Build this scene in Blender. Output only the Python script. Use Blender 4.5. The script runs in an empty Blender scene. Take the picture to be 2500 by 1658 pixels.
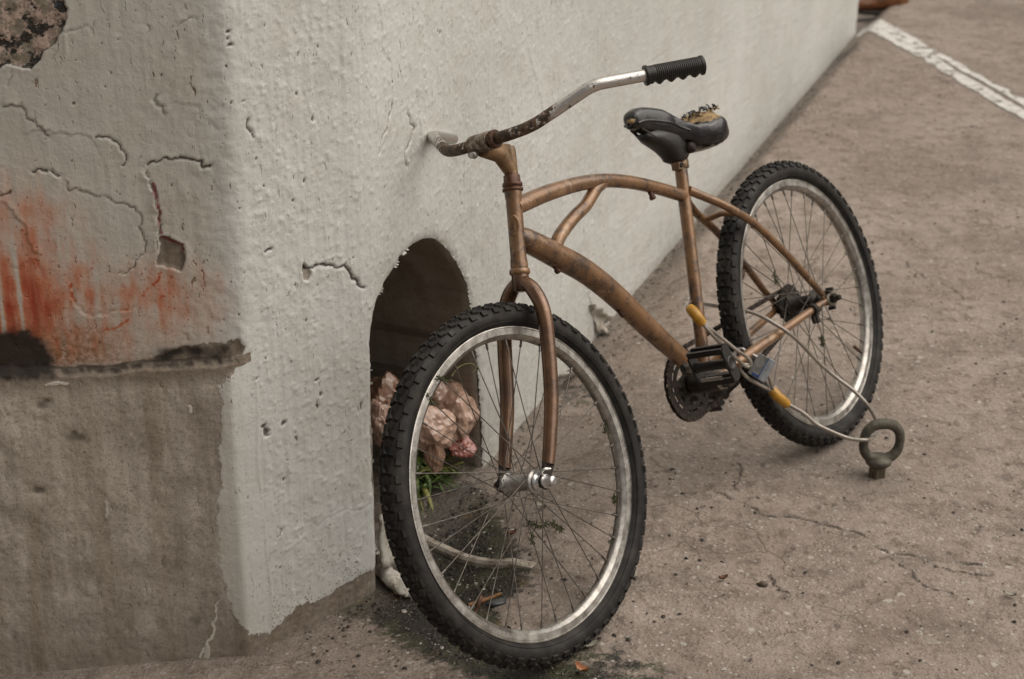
import bpy, math, random
import numpy as np
from mathutils import Vector, Matrix, Quaternion
R_ = math.radians
random.seed(7)
RNG = np.random.default_rng(11)
scene = bpy.context.scene

# ------------------------------------------------------------------ camera, light, exposure
cd = bpy.data.cameras.new('camera'); cam = bpy.data.objects.new('camera', cd); scene.collection.objects.link(cam)
cd.sensor_width = 36.0; cd.lens = 58.18522
cd.clip_start = 0.05; cd.clip_end = 400
CR = [[0.999926, -0.0121652, -0.0], [0.0048672, 0.400061, -0.9164756], [0.0111491, 0.9164078, 0.4000906]]
cam.matrix_world = Matrix.Translation((0, 0, 1.73675)) @ Matrix(CR).to_4x4()
cd.dof.use_dof = True; cd.dof.focus_distance = 2.85; cd.dof.aperture_fstop = 5.6
scene.camera = cam

SUN_AZ, SUN_EL = 89.0, 55.0            # azimuth clockwise from +Y
world = bpy.data.worlds.new('World'); scene.world = world; world.use_nodes = True
wn = world.node_tree; wn.nodes.clear()
sky = wn.nodes.new('ShaderNodeTexSky'); sky.sky_type = 'NISHITA'; sky.sun_disc = False
sky.sun_elevation = R_(SUN_EL); sky.sun_rotation = R_(SUN_AZ); sky.air_density = 1.0; sky.dust_density = 6.0
hs = wn.nodes.new('ShaderNodeHueSaturation'); hs.inputs['Saturation'].default_value = 0.12
tint = wn.nodes.new('ShaderNodeMix'); tint.data_type = 'RGBA'; tint.blend_type = 'MULTIPLY'; tint.inputs[0].default_value = 1.0
tint.inputs[7].default_value = (1.0, 0.93, 0.855, 1)
bg = wn.nodes.new('ShaderNodeBackground'); bg.inputs[1].default_value = 0.050
wo = wn.nodes.new('ShaderNodeOutputWorld')
wn.links.new(sky.outputs[0], hs.inputs['Color']); wn.links.new(hs.outputs[0], tint.inputs[6])
wn.links.new(tint.outputs[2], bg.inputs[0]); wn.links.new(bg.outputs[0], wo.inputs[0])
sd = bpy.data.lights.new('sun', 'SUN'); sd.energy = 1.5; sd.angle = R_(84); sd.color = (1.0, 0.95, 0.88)
sun = bpy.data.objects.new('sun', sd); scene.collection.objects.link(sun)
sdir = Vector((math.sin(R_(SUN_AZ)) * math.cos(R_(SUN_EL)), math.cos(R_(SUN_AZ)) * math.cos(R_(SUN_EL)), math.sin(R_(SUN_EL))))
sun.rotation_euler = sdir.to_track_quat('Z', 'Y').to_euler(); sun.location = sdir * 30
scene.view_settings.view_transform = 'Standard'; scene.view_settings.look = 'None'
scene.view_settings.exposure = 0.66; scene.view_settings.gamma = 1.0
scene.view_settings.use_curve_mapping = False

# ------------------------------------------------------------------ small maths
def _hash(ix, iy, seed):
    h = (ix.astype(np.int64) * 374761393 + iy.astype(np.int64) * 668265263 + seed * 1442695041) & 0x7fffffff
    h = ((h ^ (h >> 13)) * 1274126177) & 0x7fffffff
    return ((h ^ (h >> 16)) & 0xffff) / 65535.0
def vnoise(x, y, seed=0):
    x = np.asarray(x, float); y = np.asarray(y, float)
    ix = np.floor(x); iy = np.floor(y); fx = x - ix; fy = y - iy
    fx = fx * fx * fx * (fx * (fx * 6 - 15) + 10); fy = fy * fy * fy * (fy * (fy * 6 - 15) + 10)
    a = _hash(ix, iy, seed); b = _hash(ix + 1, iy, seed); c = _hash(ix, iy + 1, seed); d = _hash(ix + 1, iy + 1, seed)
    return (a * (1 - fx) + b * fx) * (1 - fy) + (c * (1 - fx) + d * fx) * fy
def fbm(x, y, seed=0, o=4):
    s = 0; a = 1; t = 0
    for k in range(o):
        s = s + a * (vnoise(x, y, seed + k * 17) - .5); t += a; a *= .5; x = x * 2.03 + 5.1; y = y * 2.03 + 1.7
    return s / t * 2
def sstep(a, b, x):
    t = np.clip((x - a) / (b - a), 0, 1); return t * t * (3 - 2 * t)
def jitter(pts, amp, levels=3, seed=1):
    rg = random.Random(seed); pts = [tuple(q) for q in pts]
    for k in range(levels):
        out = [pts[0]]
        for q, r in zip(pts[:-1], pts[1:]):
            L = math.dist(q, r); nx, ny = -(r[1] - q[1]), (r[0] - q[0]); j = rg.uniform(-1, 1) * amp
            out += [((q[0] + r[0]) / 2 + nx * j, (q[1] + r[1]) / 2 + ny * j), r]
        pts = out
    return pts
def polydist(px, py, pts):
    """distance, signed side and position along a polyline for arrays of points"""
    best = np.full(px.shape, 1e9); side = np.zeros(px.shape); along = np.zeros(px.shape); acc = 0.; tot = sum(math.dist(a, b) for a, b in zip(pts[:-1], pts[1:])) or 1
    for a, b in zip(pts[:-1], pts[1:]):
        dx, dy = b[0] - a[0], b[1] - a[1]; L2 = dx * dx + dy * dy + 1e-12
        t = np.clip(((px - a[0]) * dx + (py - a[1]) * dy) / L2, 0, 1)
        ex = px - a[0] - t * dx; ey = py - a[1] - t * dy; dd = np.sqrt(ex * ex + ey * ey)
        m = dd < best
        best = np.where(m, dd, best); side = np.where(m, np.sign(dx * ey - dy * ex), side); along = np.where(m, (acc + t * math.sqrt(L2)) / tot, along)
        acc += math.sqrt(L2)
    return best, side, along
def inpoly(px, py, pts):
    r = np.zeros(px.shape, bool); n = len(pts)
    for i in range(n):
        x0, y0 = pts[i]; x1, y1 = pts[(i + 1) % n]
        if y0 == y1: continue
        r ^= ((y0 > py) != (y1 > py)) & (px < (x1 - x0) * (py - y0) / (y1 - y0) + x0)
    return r
def polysd(px, py, pts):
    d, _, _ = polydist(px, py, list(pts) + [pts[0]]); return np.where(inpoly(px, py, pts), -d, d)

# ------------------------------------------------------------------ mesh helpers
COL = scene.collection
def tag(o, label=None, cat=None, group=None, kind=None):
    for k, v in (('label', label), ('category', cat), ('group', group), ('kind', kind)):
        if v: o[k] = v
    return o
def empty(name, M=None, parent=None):
    o = bpy.data.objects.new(name, None); COL.objects.link(o); o.empty_display_size = .05
    if parent: o.parent = parent
    if M is not None:
        if parent: o.matrix_local = M
        else: o.matrix_world = M
    return o
class MB:
    def __init__(s): s.v = []; s.f = []; s.sm = []
    def add(s, vs, fs, smooth=True):
        n = len(s.v); s.v += [tuple(q) for q in vs]; s.f += [tuple(i + n for i in f) for f in fs]; s.sm += [smooth] * len(fs); return s
    def obj(s, name, mat, parent=None, M=None, mesh_only=False):
        me = bpy.data.meshes.new(name); me.from_pydata(s.v, [], s.f); me.polygons.foreach_set('use_smooth', s.sm)
        if mat: me.materials.append(mat)
        me.update()
        if mesh_only: return me
        return link(name, me, parent, M)
def link(name, me, parent=None, M=None):
    o = bpy.data.objects.new(name, me); COL.objects.link(o)
    if parent: o.parent = parent
    if M is not None: o.matrix_local = M
    return o
def V3(q): return Vector(q)
def catmull(pts, n=8):
    P = [V3(q) for q in pts]; P = [P[0] * 2 - P[1]] + P + [P[-1] * 2 - P[-2]]; out = []
    for i in range(1, len(P) - 2):
        for k in range(n):
            t = k / n; a, b, c, d = P[i - 1], P[i], P[i + 1], P[i + 2]
            out.append(.5 * ((2 * b) + (c - a) * t + (2 * a - 5 * b + 4 * c - d) * t * t + (3 * b - 3 * c + d - a) * t ** 3))
    out.append(P[-2]); return out
def fillet(pts, rad, n=6):
    P = [V3(q) for q in pts]; out = [P[0]]
    for i in range(1, len(P) - 1):
        a = P[i - 1] - P[i]; b = P[i + 1] - P[i]; r = rad[i] if isinstance(rad, (list, tuple)) else rad
        r = min(r, a.length * .48, b.length * .48); p0 = P[i] + a.normalized() * r; p2 = P[i] + b.normalized() * r
        for k in range(n + 1):
            t = k / n; out.append(p0 * (1 - t) ** 2 + P[i] * 2 * t * (1 - t) + p2 * t * t)
    out.append(P[-1]); return out
def tube(mb, path, rad, seg=16, caps=True, squash=None, smooth=True):
    """sweep a circle; rad number or list per point (interpolated); squash=(axis vector, factor)"""
    P = [V3(q) for q in path]; n = len(P)
    if not isinstance(rad, (list, tuple)): rad = [rad] * n
    if len(rad) != n:
        rad = [float(np.interp(i / (n - 1), np.linspace(0, 1, len(rad)), rad)) for i in range(n)]
    T = [(P[min(i + 1, n - 1)] - P[max(i - 1, 0)]).normalized() for i in range(n)]
    u = T[0].orthogonal().normalized(); vs = []
    for i in range(n):
        if i: u = (u - T[i] * u.dot(T[i])).normalized()
        w = T[i].cross(u)
        for k in range(seg):
            an = 2 * math.pi * k / seg; o = (u * math.cos(an) + w * math.sin(an)) * rad[i]
            if squash:
                ax = V3(squash[0]); o = o - ax * o.dot(ax) * (1 - squash[1])
            vs.append(P[i] + o)
    fs = [(i * seg + k, i * seg + (k + 1) % seg, (i + 1) * seg + (k + 1) % seg, (i + 1) * seg + k) for i in range(n - 1) for k in range(seg)]
    mb.add(vs, fs, smooth)
    if caps:
        mb.add(vs[:seg], [tuple(range(seg))[::-1]], False); mb.add(vs[-seg:], [tuple(range(seg))], False)
    return mb
def lathe(mb, prof, origin, axis, seg=24, smooth=True, up=None):
    """prof: list of (distance along axis, radius)"""
    A = V3(axis).normalized(); u = (V3(up) if up else A.orthogonal()); u = (u - A * u.dot(A)).normalized(); w = A.cross(u); O = V3(origin); vs = []
    for t, r in prof:
        for k in range(seg):
            an = 2 * math.pi * k / seg; vs.append(O + A * t + (u * math.cos(an) + w * math.sin(an)) * max(r, 1e-5))
    fs = [(i * seg + k, i * seg + (k + 1) % seg, (i + 1) * seg + (k + 1) % seg, (i + 1) * seg + k) for i in range(len(prof) - 1) for k in range(seg)]
    mb.add(vs, fs, smooth)
    if prof[0][1] > 1e-4: mb.add(vs[:seg], [tuple(range(seg))[::-1]], False)
    if prof[-1][1] > 1e-4: mb.add(vs[-seg:], [tuple(range(seg))], False)
    return mb
def boxm(mb, c, ax, hs, bev=.12, smooth=False):
    """box with chamfered edges; ax: 3 axes, hs: half sizes"""
    A = [V3(q).normalized() for q in ax]; c = V3(c); b = min(hs) * bev; vs = []; idx = {}
    for s in [(i, j, k) for i in (-1, 1) for j in (-1, 1) for k in (-1, 1)]:
        for t in range(3):
            h = [hs[q] - (0 if q == t else b) for q in range(3)]
            idx[s, t] = len(vs); vs.append(c + sum((A[q] * (s[q] * h[q]) for q in range(3)), Vector()))
    fs = []
    for t in range(3):
        p, q = [(1, 2), (2, 0), (0, 1)][t]
        for sg in (-1, 1):
            f = []
            for a_, b_ in ((-1, -1), (1, -1), (1, 1), (-1, 1)):
                s = [0, 0, 0]; s[t] = sg; s[p] = a_; s[q] = b_; f.append(idx[tuple(s), t])
            fs.append(f if sg > 0 else f[::-1])
    for t in range(3):
        p, q = (t + 1) % 3, (t + 2) % 3
        for a_ in (-1, 1):
            for b_ in (-1, 1):
                s0 = [0, 0, 0]; s1 = [0, 0, 0]; s0[p] = s1[p] = a_; s0[q] = s1[q] = b_; s0[t] = -1; s1[t] = 1
                f = [idx[tuple(s0), p], idx[tuple(s1), p], idx[tuple(s1), q], idx[tuple(s0), q]]
                fs.append(f if a_ * b_ > 0 else f[::-1])
    for s in [(i, j, k) for i in (-1, 1) for j in (-1, 1) for k in (-1, 1)]:
        f = [idx[s, 0], idx[s, 1], idx[s, 2]]; fs.append(f if s[0] * s[1] * s[2] > 0 else f[::-1])
    mb.add(vs, fs, smooth); return mb
def prism(mb, poly, origin, ux, uy, th):
    """extrude a 2-D polygon by +-th/2 along ux x uy"""
    ux = V3(ux).normalized(); uy = V3(uy).normalized(); n = ux.cross(uy); o = V3(origin); k = len(poly)
    a = [o + ux * x + uy * y + n * th / 2 for x, y in poly]; b = [q - n * th for q in a]
    mb.add(a + b, [tuple(range(k)), tuple(range(k, 2 * k))[::-1]] + [(i, i + k, (i + 1) % k + k, (i + 1) % k) for i in range(k)], False); return mb

# ------------------------------------------------------------------ material helper
class Mat:
    def __init__(s, name):
        s.m = bpy.data.materials.new(name); s.m.use_nodes = True; s.t = s.m.node_tree; s.t.nodes.clear()
        s.out = s.n('ShaderNodeOutputMaterial'); s.p = s.n('ShaderNodeBsdfPrincipled'); s.l(s.p.outputs[0], s.out.inputs[0])
        s.tc = s.n('ShaderNodeTexCoord').outputs['Object']
    def n(s, t, **k):
        o = s.t.nodes.new(t)
        for a, b in k.items(): setattr(o, a, b)
        return o
    def l(s, a, b): s.t.links.new(a, b)
    def set(s, i, v):
        if hasattr(v, 'is_output'): s.l(v, i)
        elif isinstance(v, (tuple, list)) and len(v) == 3 and len(i.default_value) == 4: i.default_value = (*v, 1)
        else: i.default_value = v
    def co(s, sc): 
        m = s.n('ShaderNodeMapping'); m.inputs['Scale'].default_value = sc; s.l(s.tc, m.inputs[0]); return m.outputs[0]
    def noise(s, sc, det=4, rough=.55, co=None, dist=0.):
        o = s.n('ShaderNodeTexNoise'); s.l(co or s.tc, o.inputs['Vector']); o.inputs['Scale'].default_value = sc; o.inputs['Detail'].default_value = det
        o.inputs['Roughness'].default_value = rough; o.inputs['Distortion'].default_value = dist; return o.outputs['Fac']
    def vor(s, sc, co=None, feat='F1', out='Distance', rnd=1.):
        o = s.n('ShaderNodeTexVoronoi', feature=feat); s.l(co or s.tc, o.inputs['Vector']); o.inputs['Scale'].default_value = sc; o.inputs['Randomness'].default_value = rnd; return o.outputs[out]
    def ramp(s, f, a, b, lo=0., hi=1.):
        o = s.n('ShaderNodeMapRange', interpolation_type='SMOOTHSTEP'); s.set(o.inputs['Value'], f)
        o.inputs['From Min'].default_value = a; o.inputs['From Max'].default_value = b; o.inputs['To Min'].default_value = lo; o.inputs['To Max'].default_value = hi; return o.outputs[0]
    def mix(s, f, a, b, mode='MIX'):
        o = s.n('ShaderNodeMix', data_type='RGBA', blend_type=mode); s.set(o.inputs[0], f); s.set(o.inputs[6], a); s.set(o.inputs[7], b); return o.outputs[2]
    def math(s, op, a, b=0., c=None):
        o = s.n('ShaderNodeMath', operation=op); s.set(o.inputs[0], a); s.set(o.inputs[1], b)
        if c is not None: s.set(o.inputs[2], c)
        return o.outputs[0]
    def attr(s, name): return s.n('ShaderNodeAttribute', attribute_name=name).outputs['Fac']
    def bump(s, h, dist=.001, strength=1., prev=None):
        o = s.n('ShaderNodeBump'); o.inputs['Distance'].default_value = dist; o.inputs['Strength'].default_value = strength; s.l(h, o.inputs['Height'])
        if prev: s.l(prev, o.inputs['Normal'])
        return o.outputs[0]
    def done(s, col, rough=.6, metal=0., normal=None, **k):
        s.set(s.p.inputs['Base Color'], col); s.set(s.p.inputs['Roughness'], rough); s.set(s.p.inputs['Metallic'], metal)
        if normal: s.l(normal, s.p.inputs['Normal'])
        for a, b in k.items(): s.set(s.p.inputs[a.replace('_', ' ')], b)
        return s.m

# ------------------------------------------------------------------ site plan (metres)
M0 = np.array([-0.26573, 2.87449]); KC = np.array([-0.49579, 2.64557]); DM = np.array([0.3549034, 0.934903]); DC = np.array([0.7088652, 0.7053439]); DL = np.array([-0.9857001, -0.1685091])
LC = 0.324556; TK = 0.034734; REC = 0.02; LEN = 5.33921; DIP = 0.08
NM = np.array([DM[1], -DM[0]]); NC = np.array([DC[1], -DC[0]]); NL = np.array([-DL[1], DL[0]])
if NL @ NC < 0: NL = -NL
def wall_dist(x, y):
    return np.maximum.reduce([(x - M0[0]) * NM[0] + (y - M0[1]) * NM[1], (x - KC[0]) * NC[0] + (y - KC[1]) * NC[1], (x - KC[0]) * NL[0] + (y - KC[1]) * NL[1]])
def gz(x, y):
    x = np.asarray(x, float); y = np.asarray(y, float); d = wall_dist(x, y)
    wdt = .38 - .26 * sstep(3.5, 5.0, y); z = -DIP * (1 - sstep(0.0, 1.0, d / wdt))
    z = z + fbm(x * 3, y * 3, 5, 3) * .004 * sstep(.0, .2, d)
    return z
def gzf(x, y): return float(gz(np.array([x]), np.array([y]))[0])
def on_ground(x, y, h=0.): return Vector((x, y, gzf(x, y) + h))

# ------------------------------------------------------------------ materials of the place
def concrete_nodes(m):
    big = m.noise(2.2, 5, .6); mid = m.noise(14, 6, .62); fine = m.noise(160, 4, .6)
    streak = m.noise(1., 5, .6, m.co((26, 26, 1.6)))
    c = m.mix(m.ramp(mid, .3, .72), (.290, .252, .208), (.440, .398, .345))
    c = m.mix(m.ramp(streak, .42, .68, 0, .6), c, (.215, .175, .120))
    c = m.mix(m.ramp(big, .48, .72, 0, .5), c, (.50, .45, .385))
    c = m.mix(m.ramp(fine, .52, .72, 0, .5), c, (.19, .15, .11)); c = m.mix(m.ramp(m.noise(70, 6, .75), .52, .70, 0, .55), c, (.17, .135, .095)); c = m.mix(m.ramp(m.noise(130, 6, .82), .46, .34, 0, .6), c, (.48, .43, .37)); c = m.mix(m.ramp(m.noise(210, 5, .8), .53, .64, 0, .6), c, (.13, .10, .07)); c = m.mix(m.ramp(m.noise(1., 6, .7, m.co((13, 13, 3.2))), .54, .66, 0, .45), c, (.15, .12, .075))
    return c, mid, fine, streak
def wall_material():
    m = Mat('plaster_wall'); conc, mid, fine, streak = concrete_nodes(m)
    big = m.noise(1.3, 4); mot = m.noise(9, 5, .6); pap = m.noise(75, 4, .65); hair = m.noise(1., 4, .6, m.co((85, 85, 5)))
    drip = m.noise(1., 3, .5, m.co((16, 16, 1.0)))
    p = m.mix(m.ramp(big, .3, .7), (.515, .518, .490), (.602, .605, .578))
    p = m.mix(m.ramp(mot, .45, .75, 0, .35), p, (.45, .42, .35))
    p = m.mix(m.ramp(drip, .58, .72, 0, .25), p, (.66, .645, .60))
    p = m.mix(m.attr('shade_tint'), p, m.mix(1., p, (.84, .795, .74), 'MULTIPLY')); sp = m.noise(210, 2, .5); p = m.mix(m.ramp(sp, .66, .74, 0, .55), p, (.20, .145, .10))
    sp2 = m.noise(1., 3, .6, m.co((95, 95, 34))); gate = m.noise(5, 2)
    p = m.mix(m.math('MULTIPLY', m.ramp(sp2, .66, .72), m.ramp(gate, .5, .62, .12, .9)), p, (.17, .115, .08))
    gr = m.attr('grime'); gn = m.noise(150, 5, .72)
    pass
    gsp = m.math('MULTIPLY', m.ramp(m.math('ADD', m.vor(150), m.math('MULTIPLY', m.noise(300, 2), .25)), .44, .30), m.ramp(m.math('ADD', m.noise(26, 4), m.math('MULTIPLY', gr, .35)), .56, .72)); p = m.mix(m.math('MULTIPLY', gsp, m.ramp(gr, .05, .6)), p, (.17, .11, .07))
    p = m.mix(0. if True else m.math('MULTIPLY', m.ramp(m.math('ADD', gn, m.math('MULTIPLY', gr, .45)), .70, .82), m.ramp(gr, 0., .6, 0, .8)), p, (.16, .115, .08))
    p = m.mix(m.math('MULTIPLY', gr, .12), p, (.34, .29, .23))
    red = m.attr('red'); rn = m.noise(1., 5, .65, m.co((40, 40, 12))); rsp = m.noise(150, 3, .6)
    rf = m.math('MULTIPLY', red, m.ramp(m.math('ADD', rn, m.math('MULTIPLY', red, .35)), .34, .74, .55, 1))
    rcol = m.mix(m.ramp(m.math('ADD', red, m.math('MULTIPLY', rn, .3)), .30, 1.35), (.50, .22, .12), (.30, .038, .012))
    p = m.mix(m.ramp(rf, .0, .62), p, rcol)
    p = m.mix(m.math('MULTIPLY', m.ramp(rsp, .60, .70, 0, .8), m.ramp(red, .03, .35)), p, (.25, .05, .02))
    ochre = m.attr('ochre'); osp = m.noise(120, 4, .65)
    p = m.mix(m.math('MULTIPLY', ochre, m.ramp(osp, .38, .62, .25, .9)), p, (.20, .10, .045))
    bare = m.attr('bare'); bn = m.noise(48, 5, .7)
    bf = m.ramp(m.math('ADD', bare, m.math('MULTIPLY', m.math('SUBTRACT', bn, .5), .9)), .42, .56)
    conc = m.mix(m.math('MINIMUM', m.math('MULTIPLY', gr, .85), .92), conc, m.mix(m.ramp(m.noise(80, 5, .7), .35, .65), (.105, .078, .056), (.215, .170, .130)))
    c = m.mix(bf, p, conc)
    # layers of old paint showing in the peeled patch
    mu = m.attr('multi'); a1 = m.noise(30, 8, .7, dist=.2); a2 = m.noise(19, 8, .7, m.co((1, 1, 1.35)), .2); a3 = m.noise(31, 7, .7, m.co((1.3, .8, 1)))
    lay = m.mix(m.ramp(a1, .50, .54), (.42, .32, .27), (.22, .19, .145))
    lay = m.mix(m.ramp(a2, .515, .535), lay, (.016, .014, .012))
    lay = m.mix(m.ramp(a3, .62, .65), lay, (.035, .07, .13))
    lay = m.mix(m.math('MULTIPLY', m.ramp(a3, .36, .33), .9), lay, (.30, .09, .08))
    lay = m.mix(m.ramp(m.noise(110, 6, .8), .50, .62, 0, .75), lay, (.085, .070, .050))
    c = m.mix(m.ramp(mu, .45, .55), c, lay)
    c = m.mix(m.attr('crimson'), c, (.17, .025, .03))
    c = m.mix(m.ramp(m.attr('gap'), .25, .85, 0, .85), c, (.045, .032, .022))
    c = m.mix(m.ramp(m.math('ADD', m.attr('soot_shade'), m.math('MULTIPLY', m.math('SUBTRACT', bn, .5), .4)), .10, .62, 0, .97), c, (.014, .0095, .006))
    c = m.mix(m.ramp(m.attr('white'), .4, .6), c, (.52, .49, .43))
    h = m.math('ADD', m.math('MULTIPLY', pap, .7), m.math('MULTIPLY', hair, .32)); h = m.math('ADD', h, m.math('MULTIPLY', m.ramp(sp2, .64, .74), -.9))
    nb = m.bump(h, .0034, .65); nb = m.bump(m.math('ADD', mot, m.math('MULTIPLY', fine, .25)), .006, .35, nb)
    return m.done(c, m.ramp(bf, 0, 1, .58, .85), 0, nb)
M_WALL = wall_material()
def m_concrete(name='rough_concrete', dark=1.):
    m = Mat(name); c, mid, fine, st = concrete_nodes(m)
    if dark != 1.: c = m.mix(1., c, (dark, dark, dark), 'MULTIPLY')
    return m.done(c, .9, 0, m.bump(m.math('ADD', mid, m.math('MULTIPLY', fine, .3)), .006, .6))
M_CONC = m_concrete()
def m_tunnel():
    m = Mat('tunnel_concrete'); c, mid, fine, st = concrete_nodes(m)
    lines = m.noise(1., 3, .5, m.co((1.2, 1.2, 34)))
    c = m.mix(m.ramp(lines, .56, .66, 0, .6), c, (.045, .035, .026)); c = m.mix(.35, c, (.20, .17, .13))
    return m.done(c, .9, 0, m.bump(m.math('ADD', mid, lines), .005, .6))
def ground_material():
    m = Mat('old_asphalt')
    big = m.noise(1.1, 5, .6); mid = m.noise(7, 6, .65); agg = m.vor(95, rnd=1.); aggc = m.vor(95, out='Color'); fine = m.noise(240, 3, .6)
    c = m.mix(m.ramp(big, .32, .68), (.245, .198, .166), (.335, .282, .242))
    c = m.mix(m.ramp(mid, .45, .68, 0, .6), c, (.125, .098, .078)); mid2 = m.noise(22, 6, .72, dist=.5); c = m.mix(m.ramp(mid2, .50, .64, 0, .72), c, (.105, .080, .062)); c = m.mix(m.ramp(mid2, .44, .30, 0, .6), c, (.34, .31, .27))
    c = m.mix(m.ramp(mid, .38, .2, 0, .55), c, (.33, .295, .26)); c = m.mix(m.ramp(m.noise(2.3, 5, .62, dist=.4), .49, .62, 0, .50), c, (.150, .118, .095)); c = m.mix(m.ramp(m.noise(5.3, 5, .7), .60, .70, 0, .35), c, (.40, .365, .325))
    c = m.mix(m.ramp(fine, .5, .70, 0, .5), c, (.12, .088, .068)); f2 = m.noise(95, 6, .78); c = m.mix(m.ramp(f2, .52, .64, 0, .5), c, (.115, .078, .058)); c = m.mix(m.ramp(f2, .46, .32, 0, .5), c, (.44, .395, .355)); c = m.mix(m.ramp(m.noise(48, 5, .7), .58, .70, 0, .5), c, (.17, .095, .065))
    sep = m.n('ShaderNodeSeparateColor'); m.l(aggc, sep.inputs[0])
    stone = m.math('MULTIPLY', m.ramp(agg, .42, .25), m.ramp(sep.outputs[0], .80, .88))
    c = m.mix(m.math('MULTIPLY', stone, .75), c, (.40, .375, .335))
    v2 = m.vor(38); v2c = m.n('ShaderNodeSeparateColor'); m.l(m.vor(38, out='Color'), v2c.inputs[0])
    spl = m.math('MULTIPLY', m.ramp(m.math('ADD', v2, m.math('MULTIPLY', m.noise(90, 3), .35)), .48, .36), m.ramp(v2c.outputs[1], .90, .93))
    c = m.mix(m.math('MULTIPLY', spl, .6), c, (.46, .445, .41))
    dk = m.math('MULTIPLY', m.ramp(m.math('ADD', m.vor(30, m.co((1.2, 1, 1))), m.math('MULTIPLY', m.noise(80, 3), .4)), .5, .36), m.ramp(v2c.outputs[2], .82, .9))
    c = m.mix(m.math('MULTIPLY', dk, .6), c, (.055, .038, .026))
    wrp = m.n('ShaderNodeMix', data_type='RGBA'); wrp.inputs[0].default_value = .06; m.l(m.tc, wrp.inputs[6]); nz_ = m.n('ShaderNodeTexNoise'); m.l(m.tc, nz_.inputs['Vector']); nz_.inputs['Scale'].default_value = 14; nz_.inputs['Detail'].default_value = 6; m.l(nz_.outputs['Color'], wrp.inputs[7])
    ck = m.vor(9, wrp.outputs[2], 'DISTANCE_TO_EDGE'); ckm = m.math('MULTIPLY', m.ramp(ck, .022, .004), m.ramp(m.noise(1.9, 3), .50, .62)); c = m.mix(m.math('MULTIPLY', ckm, .65), c, (.085, .06, .045))
    c = m.mix(1., c, (1.0, .985, .965), 'MULTIPLY')
    mk = m.attr('muck'); mn = m.noise(42, 6, .75); mg = m.noise(11, 4)
    mc = m.mix(m.ramp(mg, .42, .62), (.020, .017, .011), (.042, .042, .018)); mc = m.mix(m.ramp(m.noise(130, 3, .6), .62, .70, 0, .75), mc, (.27, .25, .21))
    mc = m.mix(m.ramp(m.noise(16, 4), .62, .7, 0, .55), mc, (.13, .085, .025))
    mf = m.ramp(m.math('ADD', mk, m.math('MULTIPLY', m.math('SUBTRACT', mn, .5), 2.4)), .30, .80)
    c = m.mix(mf, c, mc)
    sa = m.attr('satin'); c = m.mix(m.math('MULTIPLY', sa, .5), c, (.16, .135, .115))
    c = m.mix(m.ramp(m.attr('gap'), .2, .8, 0, .85), c, (.040, .028, .020))
    h = m.math('ADD', m.math('MULTIPLY', m.math('ADD', mid, m.math('MULTIPLY', mid2, .8)), 1.2), m.math('MULTIPLY', m.ramp(agg, .0, .5, 1, 0), .35)); h = m.math('ADD', h, m.math('MULTIPLY', m.noise(60, 5, .7), .8))
    nb = m.bump(h, .006, .8); nb = m.bump(fine, .0012, .6, nb)
    ro = m.ramp(m.noise(5, 4), .3, .7, .55, .85)
    return m.done(c, m.math('SUBTRACT', ro, m.math('MULTIPLY', mf, .2)), 0, nb)
M_GROUND = ground_material()

# ------------------------------------------------------------------ ground
def strip_axis(lo, hi, step, outer):
    core = np.arange(lo, hi, step); a = [lo]; s = step
    while a[-1] > outer[0]: s *= 1.35; a.append(a[-1] - s)
    b = [core[-1]]; s = step
    while b[-1] < outer[1]: s *= 1.35; b.append(b[-1] + s)
    return np.concatenate([np.array(a[1:][::-1]), core, np.array(b[1:])])
gx = strip_axis(-.7, 1.75, .0050, (-60, 60))
gy = [2.15]
while gy[-1] < 9: gy.append(gy[-1] + (.0045 if gy[-1] < 3.6 else .0045 + .006 * (gy[-1] - 3.6)))
yo = list(gy); s_ = .02
while yo[-1] < 120: s_ *= 1.35; yo.append(yo[-1] + s_)
yb = [2.15]; s_ = .0062
while yb[-1] > -40: s_ *= 1.35; yb.append(yb[-1] - s_)
gy = np.array(yb[1:][::-1] + yo)
XX, YY = np.meshgrid(gx, gy); ZZ = gz(XX, YY); WD = wall_dist(XX, YY)
near = (XX > -.9) & (XX < 2.6) & (YY > 2.) & (YY < 9.5)
ZZ += np.where(near, fbm(XX * 22, YY * 22, 31, 3) * .0022 + fbm(XX * 70, YY * 70, 41, 2) * .0011, 0)
muck = np.zeros_like(XX); gap = np.zeros_like(XX); satin = np.zeros_like(XX)
def blob(pts, soft):
    d = polysd(XX, YY, pts); return sstep(soft, -soft * .4, d)
MUCK_A = [[-0.2784, 2.8916], [-0.2602, 3.0022], [-0.1782, 3.0006], [-0.1604, 3.207], [-0.1017, 3.3282], [-0.0438, 3.1194], [0.0038, 2.898], [0.0212, 2.8036], [-0.0542, 2.7338], [-0.0351, 2.5983], [0.0448, 2.5155], [0.1765, 2.478], [0.1365, 2.4444], [-0.0175, 2.474], [-0.1373, 2.546], [-0.2013, 2.6668], [-0.2602, 2.776], [-0.333, 2.8178]]
MUCK_B = [[-0.2083, 3.2058], [-0.1117, 3.1858], [-0.042, 3.008], [0.0476, 2.8978], [-0.022, 2.8513], [-0.1771, 2.9817]]
MUCK_C = [[0.134, 3.8952], [0.24, 3.7807], [0.2194, 3.6866], [0.1299, 3.7265]]
muck = np.maximum.reduce([blob(MUCK_A, .075) * 1.25, blob([[0.0934, 2.5857], [0.1963, 2.5599], [0.2714, 2.5], [0.2771, 2.3775], [0.0213, 2.3723], [-0.0175, 2.474]], .07) * .62, blob(MUCK_B, .05) * .5, blob(MUCK_C, .02) * .55])
muck = np.maximum(muck, .50 * sstep(.06, .0, WD + fbm(XX * 9, YY * 9, 3) * .04) * sstep(2.3, 2.9, YY))
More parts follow.
